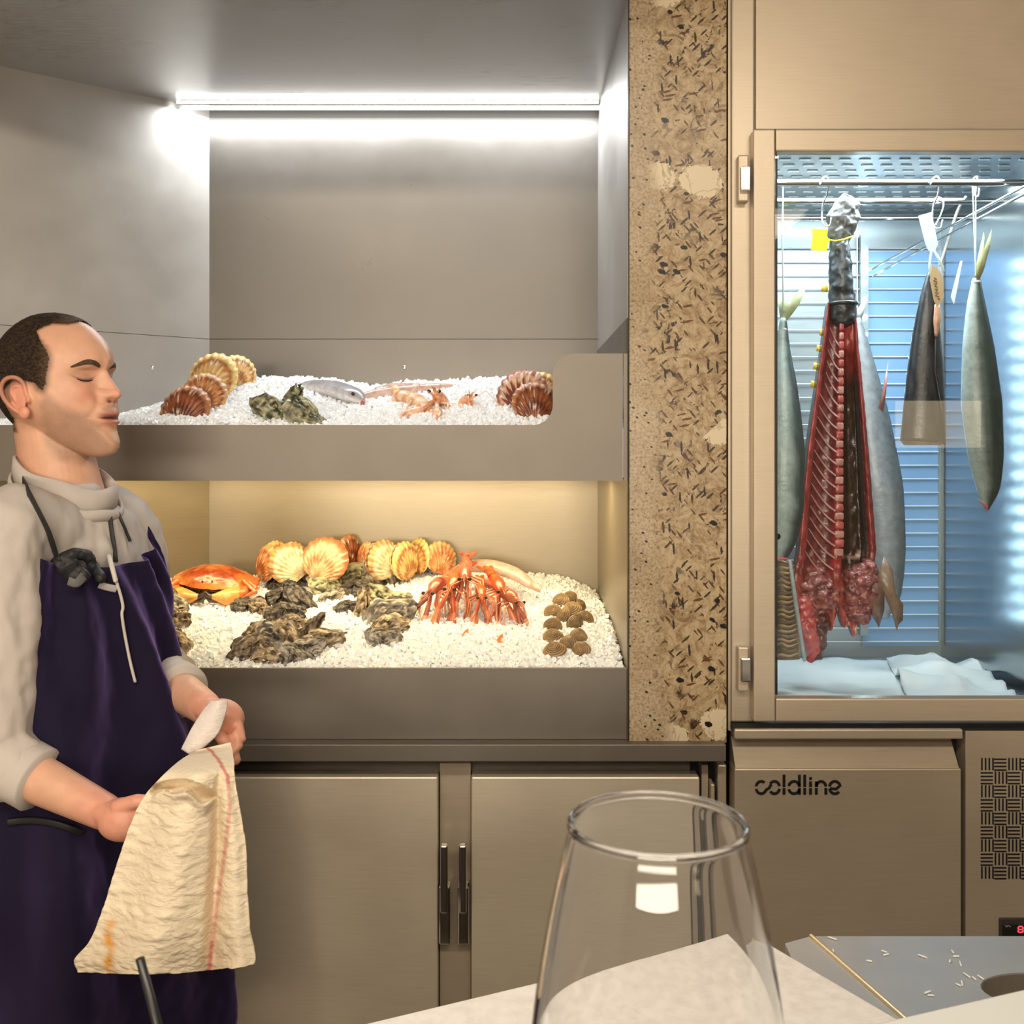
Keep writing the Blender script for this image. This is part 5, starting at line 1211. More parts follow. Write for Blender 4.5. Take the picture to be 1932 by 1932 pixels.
nearhand.append(tubeg([Wn, (Wn+Np)/2, Np], [.027, .029, .031], 18, (.7, (0, .4, 1))))
nearhand.append(ellg(tuple(Np), (.036, .030, .030), 18, 12))
for i in range(4):
    k = P(256+2*i, 1524+15*i, 1.455-.004*i); fingers(nearhand, k, [(.8, .3, -.1), (.5, .3, -.7), (-.2, -.2, -.8)], [.030-.002*abs(i-1), .022, .016], .0088-.0006*i)
fingers(nearhand, P(222, 1522, 1.42), [(.85, .0, .25), (.9, .1, -.1), (.8, .2, -.3)], [.028, .024, .014], .0100)
def limb(pts, rad, n=14): return tubeg(catmull(pts, n), list(np.interp(np.linspace(0, 1, n), np.linspace(0, 1, len(rad)), rad)), 22)
al = R(30); fb = Vector((math.cos(al), -math.sin(al), 0)); lb = Vector((math.sin(al), math.cos(al), 0))
def trunk(scale=1, nseg=64):
    rows = [(1.425, 128, .048, .046), (1.405, 126, .060, .058), (1.39, 124, .070, .078), (1.365, 120, .088, .128), (1.33, 118, .098, .148), (1.27, 122, .104, .150), (1.19, 130, .108, .148), (1.10, 142, .110, .148), (1.02, 152, .114, .150), (.94, 162, .128, .164), (.86, 165, .132, .172), (.78, 165, .130, .172)]
    V = []; info = []
    zz = np.linspace(1.425, .78, 70)
    for z in zz:
        k = [np.interp(-z, [-r_[0] for r_ in rows], [r_[i] for r_ in rows]) for i in (1, 2, 3)]
        c = Vector((PX(k[0], 1.68), 1.68, z))
        for j in range(nseg):
            t_ = 2*math.pi*j/nseg; ct, st_ = math.cos(t_), math.sin(t_)
            V.append(c+fb*(k[1]*scale*math.copysign(abs(ct)**.85, ct))+lb*(k[2]*scale*math.copysign(abs(st_)**.85, st_)))
    Fc = gridg(None, nseg, 70, True); Fc.append(tuple(range(nseg))[::-1]); Fc.append(tuple(69*nseg+q_ for q_ in range(nseg)))
    return np.array([v[:] for v in V]), Fc
tv, tf = trunk(.84)
bodyparts = [(tv, tf), limb([Ws+Vector((.03, .03, 0)), (Ws+We)/2, We], [.038, .042, .040]), limb([We, (We*.5+Wn*.5), Wn], [.036, .033, .025]),
             limb([Fs+Vector((-.03, -.02, 0)), (Fs+Fe)/2, Fe], [.038, .042, .040]), limb([Fe, Fe*.5+Fw*.5, Fw], [.038, .035, .026])]+farhand+nearhand
bv, bf, bn = remesh(bodyparts, .0026, 2, .5)
body_V = np.vstack([hv, bv]); body_F = list(hf)+[tuple(i+len(hv) for i in f) for f in bf]
# skin colour by place on the head
L = w2h(hv); x, y, z = L[:, 0], L[:, 1], L[:, 2]
skin = np.array((.70, .395, .265)); col = np.ones((len(hv), 3))*skin
n1 = fbm(L, 45, 3); n2 = vn(L, 900, 5)
onhead = z > -.135
def g3(cx, cy, cz, sx_, sy_, sz_): return np.exp(-(((x-cx)/sx_)**2+((np.abs(y)-cy)/sy_)**2+((z-cz)/sz_)**2))
red_ = .55*g3(.085, .038, -.012, .04, .018, .018)+.55*g3(.115, 0, -.008, .02, .016, .014)+.6*(np.abs(y) > .080)
col = mixc(col, np.array((.66, .235, .17)), np.clip(red_, 0, .8)) if False else col*(1-np.clip(red_, 0, .75)[:, None])+np.array((.66, .24, .17))*np.clip(red_, 0, .75)[:, None]
# seen from the side the masks follow outlines measured on the near side, mirrored to the other
def sidepx(L):
    q = L.copy(); q[:, 1] = -np.abs(q[:, 1]); w = h2w(q); return np.stack([CXP+F*w[:, 0]/w[:, 1], HY-F*(w[:, 2]-CZ)/w[:, 1]], 1)
def sdpoly(p, poly):
    poly = np.array(poly, float); a = poly; b_ = np.roll(poly, -1, 0); d = np.full(len(p), 1e9); ins = np.zeros(len(p), bool)
    for (x0, y0), (x1, y1) in zip(a, b_):
        e = np.array((x1-x0, y1-y0)); w = p-np.array((x0, y0)); t = np.clip((w@e)/(e@e), 0, 1); d = np.minimum(d, np.linalg.norm(w-t[:, None]*e, axis=1))
        c = ((y0 > p[:, 1]) != (y1 > p[:, 1])) & (p[:, 0] < (x1-x0)*(p[:, 1]-y0)/((y1-y0) or 1e-9)+x0); ins ^= c
    return np.where(ins, d, -d)
HPOLY = [(152, 596), (152, 607), (128, 612), (100, 611), (82, 617), (69, 625), (77, 643), (84, 657), (92, 672), (91, 688), (87, 705), (86, 724), (80, 736), (72, 732), (66, 722), (44, 718), (25, 716), (8, 735), (12, 768), (26, 790), (32, 815), (-60, 815), (-60, 560), (152, 560)]
JPOLY = [(84, 738), (100, 750), (118, 768), (146, 778), (172, 786), (184, 800), (196, 818), (214, 830), (250, 822), (250, 880), (180, 878), (110, 868), (86, 840), (78, 800), (76, 760)]
MPOLY = [(192, 772), (204, 764), (250, 762), (250, 778), (200, 780)]
spx = sidepx(L)
st_ = np.clip(sst(-11, 11, sdpoly(spx, JPOLY)+5*fbm(L, 60, 21))*(.50+.12*n2)+.42*sst(-4, 4, sdpoly(spx, MPOLY)), 0, .7)*(z > -.135)*(x > -.06)
col = col*(1-st_[:, None])+np.array((.25, .165, .115))*st_[:, None]
# lips, mouth line, eye line, brow
lip = np.exp(-(np.abs(y)/.021)**4)*(np.exp(-((z+.0425)/.0036)**2)+np.exp(-((z+.0535)/.0042)**2))*(x > .085); lip = np.clip(lip*1.1, 0, .85)
col = col*(1-lip[:, None])+np.array((.52, .17, .14))*lip[:, None]
sl = np.exp(-(np.abs(y)/.0225)**6)*np.exp(-((z+.0480+.03*np.abs(y))/.0020)**2)*(x > .080); sl = np.clip(sl*1.2, 0, .95)
col = col*(1-sl[:, None])+np.array((.06, .012, .012))*sl[:, None]
lid = np.exp(-(((np.abs(y)-.0315)/.016)**4))*np.exp(-((z-.0125-.0035*(((np.abs(y)-.0315)/.013)**2))/.00155)**2)*(x > .045)
col = col*(1-np.clip(lid, 0, .93)[:, None])+np.array((.05, .025, .018))*np.clip(lid, 0, .93)[:, None]
sock = np.clip(.40*np.exp(-(((np.abs(y)-.031)/.018)**2+((z-.019)/.011)**2))*(x > .04), 0, .5)
col = col*(1-sock[:, None])+np.array((.36, .17, .12))*sock[:, None]
nost = np.exp(-(((np.abs(y)-.0065)/.0035)**2+((z+.0215)/.0025)**2))*(x > .08); col = col*(1-np.clip(nost*1.2, 0, .9)[:, None])+np.array((.08, .02, .015))*np.clip(nost*1.2, 0, .9)[:, None]
# close shaved temples under the hair
def hairmask(L):
    p = sidepx(L); d = sdpoly(p, HPOLY); soft = np.where((p[:, 1] > 640) & (p[:, 0] > 60), 9, 4)
    return sst(-1, 1, d/soft+.25)
hm = hairmask(L)*(z > -.09)*(np.abs(y) < .0815)
nz = .5+.5*n2; k = np.clip(hm*(.80+.18*nz), 0, .96)[:, None]
col = col*(1-k)+np.array((.045, .028, .020))*k
temple = .45*sst(-16, 0, sdpoly(spx, HPOLY))*(spx[:, 1] > 650)*(z > -.05); col = col*(1-temple[:, None])+np.array((.16, .09, .06))*temple[:, None]
bc_ = np.ones((len(bv), 3))*skin; dist = np.minimum(np.linalg.norm(bv-np.array(Fp), axis=1), np.linalg.norm(bv-np.array(Np), axis=1)); kr = (sst(.11, .03, dist)*.55)[:, None]; bc_ = bc_*(1-kr)+np.array((.72, .28, .20))*kr
o = mk('body', body_V, body_F, M_skin, man, np.vstack([col, bc_])*(1+.07*fbm(body_V, 30, 2)[:, None]), world=True)
# ear plug, lashes, eyebrows, hair shell
g = latheg([(0, .0015), (.0042, .0012), (.0052, 0), (.0042, -.001), (0, -.001)], 18); g = (g[0] @ np.array(Euler((R(90), 0, -yaw*.5)).to_matrix()).T+np.array(hp((47-115)*SH/math.cos(yaw)*.96+.060, -.0835, -(782-735)*SH)), g[1]); mk('ear_plug', g[0], g[1], plain('brown_plug', (.10, .05, .03), .3), man, world=True)
def head_strip(path, width, off, name, colr, mat, taper=True):
    """strip hugging the face; path of (y,z) points on the front surface"""
    bvh = HBVH; V = []; n = 26; pp = catmull([(a, b_, 0) for a, b_ in path], n)
    for i in range(n):
        w = width*(math.sin(math.pi*(i+.6)/(n+.2))**.5 if taper else 1)
        for k in (-1, -.33, .33, 1):
            yy, zz_ = pp[i][0], pp[i][1]+k*w/2
            h = bvh.ray_cast(hp(.25, yy, zz_), Vector(-fwd)); p = h[0] if h[0] is not None else hp(.05, yy, zz_)
            V.append((p+Vector(fwd)*(off*(1-.5*abs(k))))[:])
    V = np.array(V); return mk(name, V, gridg(V, 4, n), mat, man, np.ones((len(V), 3))*np.array(colr)*(1+.5*vn(V, 700, 3)[:, None]), world=True)
HBVH = BVHTree.FromPolygons([Vector(v) for v in hv], hf)
M_hair = vcol('hair', .7, .4, 900, .2, .8, 1500)
for sg_ in (-1, 1):
    head_strip([(sg_*.012, .0345), (sg_*.024, .0400), (sg_*.036, .0405), (sg_*.052, .0320)], .0088, .0011, 'eyebrow', (.13, .075, .05), M_hair)
    head_strip([(sg_*.019, .0135), (sg_*.026, .0112), (sg_*.036, .0108), (sg_*.044, .0135)], .0022, .0016, 'eyelashes', (.02, .012, .01), M_hair)
HL = HP; hmask = hairmask(HL)*(np.abs(HL[:, 1]) < .0765+.01)
keep = (hmask > .62+.3*vn(HL, 600, 12))*(HL[:, 2] > -.085)
grid_f = gridg(None, nph, ns, True); hfv = [f for f in grid_f if all(keep[i] for i in f)]
used = sorted({i for f in hfv for i in f}); mp_ = {i: k for k, i in enumerate(used)}
Hn = HL/np.linalg.norm(HL*np.array([1, 1.2, 1]), axis=1)[:, None]
hvv = HL[used]+Hn[used]*(.0005+.0022*sst(.55, 1.0, hmask[used])*sst(-.02, .07, HL[used, 2])+.0007*vn(HL[used], 500, 2)[:])[:, None]
mk('hair', h2w(hvv), [tuple(mp_[i] for i in f) for f in hfv], M_hair, man, mixc((.018, .012, .010), (.13, .080, .045), np.clip(.2+.45*vn(hvv, 380, 8)+.9*sst(.01, .05, hvv[:, 0]), 0, 1)), world=True)

# shirt
def folds(V, nn, amp, seed, st=(1, 1, .35), sc=16): return V+nn*(amp*(.15+.85*sst(1.42, 1.33, V[:, 2]))*(1-np.abs(fbm(V*np.array(st), sc, seed, 3))*2))[:, None]
cuffF = Fe*.34+Fw*.66; cuffN = We*.56+Wn*.44
endN = cuffN-(Wn-We).normalized()*.040; endF = cuffF-(Fw-Fe).normalized()*.036
sh_parts = [trunk(.93), limb([Ws+Vector((.03, .06, .0)), Ws, (Ws+We)/2+Vector((-.005, 0, 0)), We], [.055, .064, .060, .056]), limb([We, (We*.75+endN*.25), endN], [.056, .052, .043]),
            limb([Fs+Vector((-.06, -.03, .02)), Fs, (Fs+Fe)/2, Fe], [.066, .066, .060, .054]), limb([Fe, Fe*.5+endF*.5, endF], [.052, .048, .040]), ellg(tuple(P(58, 985, 1.62)), (.075, .06, .040), 24, 14, rot=(0, R(14), 0))]
sv, sf, sn = remesh(sh_parts, .0055, 4, .6)
sv = folds(sv, sn, .008, 4, (1, 1, .45), 11); sv = folds(sv, sn, .005, 9, (1.2, 1.2, .5), 24)
# elbow creases
for pt, ax in ((We, cuffN-We), (Fe, cuffF-Fe), ((Ws+We)/2, We-Ws)):
    d = sv-np.array(pt); t_ = d@np.array(ax.normalized()); k = np.exp(-(np.linalg.norm(d, axis=1)/.11)**2); sv = sv+sn*(k*.0045*np.sin(t_*130+fbm(sv, 9, 3)*9)*fbm(sv, 22, 8))[:, None]
# smooth the shirt
cs = (sv[:, 2] < .80); 
o = mk('shirt', sv, sf, M_shirt, man, world=True)
SBVH = BVHTree.FromPolygons([Vector(v) for v in sv], sf)
def cuff(c, ax, r_, w, name='sleeve_cuff'):
    ax = ax.normalized(); prof = []
    pts = [c-ax*w, c-ax*w*.5, c, c+ax*.004]; g = tubeg(pts, [r_+.001, r_+.003, r_+.003, r_+.0005], 32, caps=False); v = g[0]; v = v+.002*fbm(v, 40, 3)[:, None]; mk(name, v, g[1], M_shirt, man, world=True)
cuff(cuffF, Fw-Fe, .043, .045); cuff(cuffN, Wn-We, .044, .055)
# stand collar: tilted ring, high at the back and low at the throat
def ringband(c, ax_f, ax_s, rf, rs_, tilt, z0f, h, name, gap=None, seed=0, th=.004, mat=M_shirt):
    n = 72; V = []
    for (dr, dz) in ((0, 0), (.002, h*.5), (0, h), (-th, h), (-th, 0)):
        for k in range(n):
            t_ = 2*math.pi*k/n; p = c+ax_f*((rf+dr)*math.cos(t_))+ax_s*((rs_+dr)*math.sin(t_)); p = p+Vector((0, 0, -tilt*math.cos(t_)+dz+.0025*math.sin(5*t_+seed))); V.append(p[:])
    Fc = []
    for j in range(5):
        for k in range(n): Fc.append((j*n+k, j*n+(k+1) % n, ((j+1) % 5)*n+(k+1) % n, ((j+1) % 5)*n+k))
    return mk(name, V, Fc, mat, man, world=True)
af = Vector((math.cos(R(22)), -math.sin(R(22)), 0)); as_ = Vector((math.sin(R(22)), math.cos(R(22)), 0))
ringband(P(124, 933, 1.69), af, as_, .084, .074, .030, 0, .040, 'collar')
ringband(P(126, 946, 1.69), af, as_, .091, .082, .032, 0, .018, 'collar_band', seed=2)
# placket and zip line
def onshirt(px, py, off=.003, bvh=None):
    d = (P(px, py, 1)-Vector((0, 0, CZ))).normalized(); h = (bvh or SBVH).ray_cast(Vector((0, 0, CZ)), d)
    return (h[0]-d*off) if h[0] is not None else P(px, py, 1.65)
def ribbon(pxs, w, name, mat, off=.004, bvh=None, n=24, th=.0012, par_=None):
    pts = catmull([(a, b_, 0) for a, b_ in pxs], n); C_ = [onshirt(p[0], p[1], off, bvh) for p in pts]
    C_ = [sum(C_[max(0, i-1):i+2], Vector())/len(C_[max(0, i-1):i+2]) for i in range(n)]
    g = tubeg(C_, w/2, 8, (th/(w/2), (0, 1, .05)), caps=False); return mk(name, g[0], g[1], mat, par_ or man, world=True)
ribbon([(206, 972), (209, 1000), (214, 1030), (218, 1062)], .010, 'shirt_zip', M_strap, .003)
# apron: shell over the chest and legs
def apron():
    rows = [(1.36, .104, .140), (1.33, .106, .150), (1.27, .112, .154), (1.19, .116, .154), (1.10, .122, .156), (1.02, .132, .164), (.94, .142, .176), (.86, .156, .188), (.70, .168, .196), (.50, .178, .204), (.34, .184, .210)]
    zt = [1.36, 1.31, 1.25, 1.19, 1.10, 1.02, .94, .86, .34]; lo = [-52, -62, -76, -88, -98, -106, -112, -118, -120]; hi = [24, 44, 64, 82, 96, 104, 110, 116, 118]
    nz_, nt_ = 130, 120; V = []
    for j in range(nz_):
        q = j/(nz_-1)
        for i in range(nt_):
            u = i/(nt_-1)
            # sagging bib top edge
            ztop = 1.333-.040*math.sin(math.pi*u)**.8+(.022 if u > .93 else 0)*(u-.93)/.07+.012*(1-u)
            z = ztop+(.36-ztop)*q
            a_ = np.interp(-z, [-r_[0] for r_ in rows], [r_[1] for r_ in rows]); b_ = np.interp(-z, [-r_[0] for r_ in rows], [r_[2] for r_ in rows])
            cx = np.interp(-z, [-1.33, -1.27, -1.19, -1.10, -1.02, -.94, -.86, -.34], [118, 122, 130, 142, 152, 160, 165, 165])
            l_ = np.interp(-z, [-k_ for k_ in zt], lo); h_ = np.interp(-z, [-k_ for k_ in zt], hi); t_ = R(l_+(h_-l_)*u)
            drape = .016*math.sin(u*19+z*2.5)*sst(1.33, 1.0, z)+.010*math.sin(u*31-z*5+2)*sst(1.33, 1.1, z)+.007*math.sin(u*37+z*9+1)+.006*math.sin(u*13-z*14)
            drape += .012*math.exp(-((u-.70-.18*(1.3-z))/.05)**2)*sst(.9, 1.2, z)-.010*math.exp(-((u-.58-.20*(1.3-z))/.035)**2)
            ct, st2 = math.cos(t_), math.sin(t_)
            p = Vector((PX(cx, 1.68), 1.68, z))+fb*((a_+drape+.017)*math.copysign(abs(ct)**.85, ct))+lb*((b_+drape*.5+.007)*math.copysign(abs(st2)**.85, st2)); V.append(p[:])
    V = np.array(V); V = V+np.array(fb)*(.006*(1-2*np.abs(fbm(V*np.array([1.2, 1.2, .5]), 14, 6)))+.002*fbm(V, 45, 7))[:, None]; Fc = gridg(V, nt_, nz_); m = len(V)
    inn_ = V-(np.array(fb)*.0025); brd = [i for i in range(nt_)]+[j*nt_+nt_-1 for j in range(1, nz_)]+[(nz_-1)*nt_+i for i in range(nt_-2, -1, -1)]+[j*nt_ for j in range(nz_-2, 0, -1)]
    F2 = Fc+[tuple(k+m for k in f[::-1]) for f in Fc]+[(a, a+m, b_+m, b_) for a, b_ in zip(brd, brd[1:]+brd[:1])]
    return np.vstack([V, inn_]), F2, (V, Fc)
av, af_, (av1, af1) = apron(); ap_o = mk('apron', av, af_, M_apron, man, world=True)
ABVH = BVHTree.FromPolygons([Vector(v) for v in np.vstack([av1, sv])], af1+[tuple(i+len(av1) for i in f) for f in sf])
ribbon([(40, 905), (58, 937), (78, 975), (92, 1005), (103, 1040), (112, 1062)], .022, 'neck_strap', M_strap, .012, par_=man)
ribbon([(222, 965), (230, 985), (239, 1006), (246, 1022)], .006, 'neck_strap', M_strap, .004, par_=man)
# strap knot and loose end at the bib corner
kparts = [ellg(tuple(onshirt(122, 1066, .012, ABVH)), (.020, .011, .016), 16, 10), ellg(tuple(onshirt(146, 1085, .014, ABVH)), (.018, .010, .012), 16, 10), tubeg([onshirt(116, 1055, .014, ABVH), onshirt(140, 1044, .02, ABVH), onshirt(165, 1048, .02, ABVH), onshirt(176, 1070, .018, ABVH), onshirt(190, 1090, .012, ABVH)], .007, 10)]
kv, kf, kn_ = remesh(kparts, .002, 2); mk('strap_knot', folds(kv, kn_, .003, 5, (1, 1, 1), 60), kf, M_strap, man, world=True)
ribbon([(128, 1096), (145, 1100), (160, 1085)], .014, 'strap_end', plain('worn_webbing', (.12, .12, .12), .6), .030, ABVH)
M_palecord = plain('pale_cord', (.60, .57, .52), .5)
g = tubeg([onshirt(a, b_, .012, ABVH) for a, b_ in ((206, 1050), (212, 1072), (218, 1095))], .0038, 10); mk('pen', g[0], g[1], M_palecord, man, world=True)
ribbon([(218, 1092), (228, 1125), (232, 1146), (230, 1160), (236, 1200), (246, 1250), (256, 1290)], .005, 'hanging_cord', M_palecord, .006, ABVH, 40, .0025)
ribbon([(186, 1103), (202, 1108), (221, 1112)], .012, 'white_pocket_tag', plain('grey_tag', (.40, .37, .37), .7), .004, ABVH)
# apron waist string
ribbon([(10, 1552), (60, 1548), (110, 1556), (160, 1575)], .010, 'waist_string', M_strap, .006, ABVH)
# trousers and shoes
leg = []
for sg_ in (-1, 1):
    c = Vector((PX(160, 1.68), 1.68, 0))+lb*(sg_*.09); leg.append(tubeg([c+Vector((0, 0, .86)), c+Vector((0, 0, .5))+fb*.01, c+Vector((0, 0, .09))], [.092, .068, .055], 20))
leg.append(ellg((PX(165, 1.68), 1.68, .84), (.125, .14, .10), 20, 12, rot=(0, 0, -al)))
lv, lf, ln_ = remesh(leg, .008, 2); mk('trousers', lv, lf, M_trouser, man, world=True)
for sg_ in (-1, 1):
    c = Vector((PX(160, 1.68), 1.68, 0))+lb*(sg_*.09); v, f = remesh([tubeg([c+Vector((0, 0, .05))-fb*.04, c+fb*.08+Vector((0, 0, .045)), c+fb*.17+Vector((0, 0, .035))], [.045, .045, .036], 16, (.9, (0, 0, 1))), tubeg([c+Vector((0, 0, .12)), c+Vector((0, 0, .05))], [.05, .05], 16)], .006, 2)[:2]
    v[:, 2] = np.maximum(v[:, 2], .002); mk('shoe', v, f, M_black, man, world=True)

# ------------------------------------------------------------------ towel
M_towel, nt, b = newmat('cream_linen')
at = N(nt, 'ShaderNodeVertexColor'); at.layer_name = 'Col'; tc = N(nt, 'ShaderNodeTexCoord')
n1 = N(nt, 'ShaderNodeTexNoise'); n1.inputs['Scale'].default_value = 900; nt.links.new(tc.outputs['Object'], n1.inputs['Vector'])
mr = N(nt, 'ShaderNodeMapRange'); mr.inputs['To Min'].default_value = .86; mr.inputs['To Max'].default_value = 1.08; nt.links.new(n1.outputs[0], mr.inputs[0])
vm = N(nt, 'ShaderNodeVectorMath', operation='SCALE'); nt.links.new(at.outputs[0], vm.inputs[0]); nt.links.new(mr.outputs[0], vm.inputs['Scale']); nt.links.new(vm.outputs[0], b.inputs['Base Color'])
b.inputs['Roughness'].default_value = .9; b.inputs['Specular IOR Level'].default_value = .15
mpg = N(nt, 'ShaderNodeMapping'); mpg.inputs['Scale'].default_value = (1, 1, 2.6); mpg.inputs['Rotation'].default_value = (0, R(25), 0); nt.links.new(tc.outputs['Object'], mpg.inputs[0])
n2 = N(nt, 'ShaderNodeTexNoise'); n2.inputs['Scale'].default_value = 40; n2.inputs['Detail'].default_value = 4; n2.inputs['Distortion'].default_value = 1.2; nt.links.new(mpg.outputs[0], n2.inputs['Vector'])
bp = N(nt, 'ShaderNodeBump'); bp.inputs['Strength'].default_value = .5; bp.inputs['Distance'].default_value = .006; nt.links.new(n2.outputs[0], bp.inputs['Height']); nt.links.new(bp.outputs[0], b.inputs['Normal'])
tw = thing('towel', 'cream linen towel with red stripe and orange stain hanging from the hands of the man', 'towel', P(330, 1600, 1.36))
def sheet_px(Lp, Rp, nv, nu, Dfun, colf, name, mat, seed, amp=.004, thick=.0022, par_=tw):
    Lc = catmull([(a, b_, 0) for a, b_ in Lp], nv); Rc = catmull([(a, b_, 0) for a, b_ in Rp], nv); V = []; c = []
    for j in range(nv):
        v = j/(nv-1)
        for i in range(nu):
            u = i/(nu-1); p = Lc[j]*(1-u)+Rc[j]*u; py = p[1]+(10*math.sin(math.pi*u)*v**6 if name == 'cloth' else 0); D = Dfun(u, v)
            V.append(P(p[0], py, D)[:]); c.append(colf(u, v, p[0], py))
    V = np.array(V); n_ = fbm(V*np.array([1, 1, 2.0])+V[:, [2, 0, 1]]*.5, 38, seed, 4); V[:, 1] += amp*(1-2*np.abs(n_))*1.2
    Fc = gridg(V, nu, nv); m = len(V); V2 = V.copy(); V2[:, 1] += thick
    brd = [i for i in range(nu)]+[j*nu+nu-1 for j in range(1, nv)]+[(nv-1)*nu+i for i in range(nu-2, -1, -1)]+[j*nu for j in range(nv-2, 0, -1)]
    F2 = Fc+[tuple(k+m for k in f[::-1]) for f in Fc]+[(a, a+m, b_+m, b_) for a, b_ in zip(brd, brd[1:]+brd[:1])]
    return mk(name, np.vstack([V, V2]), F2, mat, par_, np.vstack([c, c]), world=True)
cream = np.array((.88, .76, .57))
def tcol(u, v, px, py):
    c = cream.copy()
    xs = np.interp(py, [1405, 1430, 1465, 1520, 1600, 1700, 1780, 1855], [383, 408, 428, 433, 425, 410, 400, 392])
    ns_ = 1+.25*math.sin(py*.31)
    k = math.exp(-((px-xs)/4.2)**4)*(1 if (py < 1480 or py > 1775) else .6*ns_); c = c*(1-.8*k)+np.array((.62, .14, .13))*.8*k
    k = math.exp(-((px-205-3*math.sin(py*.12))/9)**2)*(sst(1728, 1750, py)*(1-sst(1836, 1844, py)))*(.75+.25*math.sin(py*.16)); c = c*(1-k)+np.array((.80, .36, .04))*k
    return c
def Dt(u, v):
    d = 1.345+.02*(1-v); d += .016*math.sin(u*9+v*1.5)*(v**.7)+.022*math.exp(-((u-.80+.05*v)/.045)**2)*sst(.1, .5, v)-.02*math.exp(-((u-.90)/.07)**2)*v
    return d-.03*math.sin(math.pi*u)*(1-.4*v)
def Dtow(u, v):
    d = 1.50-.145*sst(0, .22, v)-.01*v
    return d+(Dt(u, v)-1.355)*sst(.05, .3, v)
def pocket(px, py):
    top = 1482-16*math.sin(math.pi*min(1, max(0, (px-284)/122)))+.10*(px-284); bot_ = 1502+6*math.sin(px*.12)-14*math.exp(-((px-330)/28)**2)+(px-284)*.09
    return sst(-2, 2, py-top)*(1-sst(-4, 4, py-bot_))*sst(280, 296, px)*(1-sst(398, 412, px)), sst(-12, 0, py-bot_)*(1-sst(0, 26, py-bot_))*sst(280, 296, px)*(1-sst(398, 412, px))
TL = [(372, 1416), (338, 1436), (302, 1468), (268, 1508), (243, 1562), (218, 1635), (194, 1712), (168, 1776), (139, 1812), (146, 1836)]
TR = [(434, 1402), (439, 1430), (443, 1475), (452, 1530), (463, 1600), (466, 1680), (472, 1760), (482, 1806), (478, 1822)]
TLc = catmull([(a, b_, 0) for a, b_ in TL], 200); TRc = catmull([(a, b_, 0) for a, b_ in TR], 200)
def Dmain(u, v):
    k = min(199, int(v*199)); p = TLc[k]*(1-u)+TRc[k]*u; a, b_ = pocket(p[0], p[1]); return Dtow(u, v)+.035*a-.012*b_
sheet_px(TL, TR, 200, 120, Dmain, tcol, 'cloth', M_towel, 3, .0028)
# pale cloth wrapped over the hand
sheet_px([(398, 1322), (380, 1344), (360, 1376), (341, 1414)], [(430, 1322), (424, 1350), (408, 1388), (364, 1428)], 40, 24, lambda u, v: 1.525-.02*v-.008*math.sin(math.pi*u), lambda u, v, px, py: np.array((.76, .70, .66)), 'wrapped_corner', M_towel, 7, .0012)
# ------------------------------------------------------------------ foreground: counters, glass, straw
ZK = .90
M_bench = steel('bench_steel', (.72, .73, .72), .42, (1, 1, 1), .06)
kc = thing('prep_counter', 'scratched steel prep counter with an oval cut-out and a raised seam', 'worktop', (.75, 1.05, ZK))
x0, x1 = PX(1481, 1.205), PX(1530, 1.223)
ring = [(x0, 1.205), (x1, 1.223), (1.6, 1.223), (1.6, .60), (.42, .60), (.30, .80)]
hc = Vector((PX(1935, 1.13), PZ(1846, 1.13))); hx, hy_, hr = PX(1945, 1.125), 1.125, .05
# top with a slot: outer polygon bridged to the hole by boolean
def bool_cut(o, cutter):
    m = o.modifiers.new('b', 'BOOLEAN'); m.operation = 'DIFFERENCE'; m.object = cutter; m.solver = 'EXACT'
    dg = bpy.context.evaluated_depsgraph_get(); me = bpy.data.meshes.new_from_object(o.evaluated_get(dg)); o.modifiers.clear(); o.data = me; bpy.data.objects.remove(cutter)
top_ = mk('counter_top', *prismg(ring, 'z', ZK-.04, ZK), M_bench, None, smooth=False)
oval = []
oc = (PX(1862, 1.09)+.10, 1.10)
for k in range(16): a = math.pi/2+math.pi*k/15; oval.append((oc[0]-.035+.065*math.cos(a), oc[1]+.038*math.sin(a)))
oval += [(1.4, oc[1]-.038), (1.4, oc[1]+.038)]
cut = mk('cut', *prismg(oval, 'z', ZK-.06, ZK+.02), M_bench, None, smooth=False); bool_cut(top_, cut)
top_.parent = kc; top_.location = -Vector(kc.location)
V, Fc = prismg([(p[0], p[1]) for p in oval], 'z', ZK-.16, ZK-.158); mk('well_floor', V, Fc, M_cab, kc, smooth=False, world=True)
wall = []
for a, b_ in zip(oval, oval[1:]+oval[:1]): wall.append(prismg([a, b_, (b_[0]+.0005, b_[1]+.0005), (a[0]+.0005, a[1]+.0005)], 'z', ZK-.16, ZK-.002))
mk('well_wall', *joing(wall), M_cab, kc, smooth=False, world=True)
mk('counter_body', *boxg(.46, 1.58, .66, 1.18, .05, ZK-.041), M_front, kc, smooth=False, world=True)
g = tubeg([(PX(1531, 1.221), 1.221, ZK+.001), (PX(1705, 1.046), 1.046, ZK+.001), (PX(1800, .97), .97, ZK+.001)], .0028, 8); mk('seam', g[0], g[1], plain('brass_seam', (.72, .60, .38), .3, .6), kc, world=True)
rs = random.Random(4); sh = []
for px, py in ((1572, 1795), (1668, 1797), (1672, 1803), (1740, 1806), (1797, 1797), (1804, 1806), (1792, 1815), (1812, 1820), (1824, 1842), (1838, 1848), (1850, 1846), (1815, 1857), (1808, 1860), (1750, 1874), (1756, 1880), (1640, 1815), (1570, 1772)):
    D_ = (CZ-ZK)*F/(py-HY); a = rs.uniform(0, 6); l = rs.uniform(.002, .005)
    sh.append(tubeg([(PX(px, D_)-l*math.cos(a), D_-l*math.sin(a), ZK+.0012), (PX(px, D_)+l*math.cos(a), D_+l*math.sin(a), ZK+.0012)], .0011, 6))
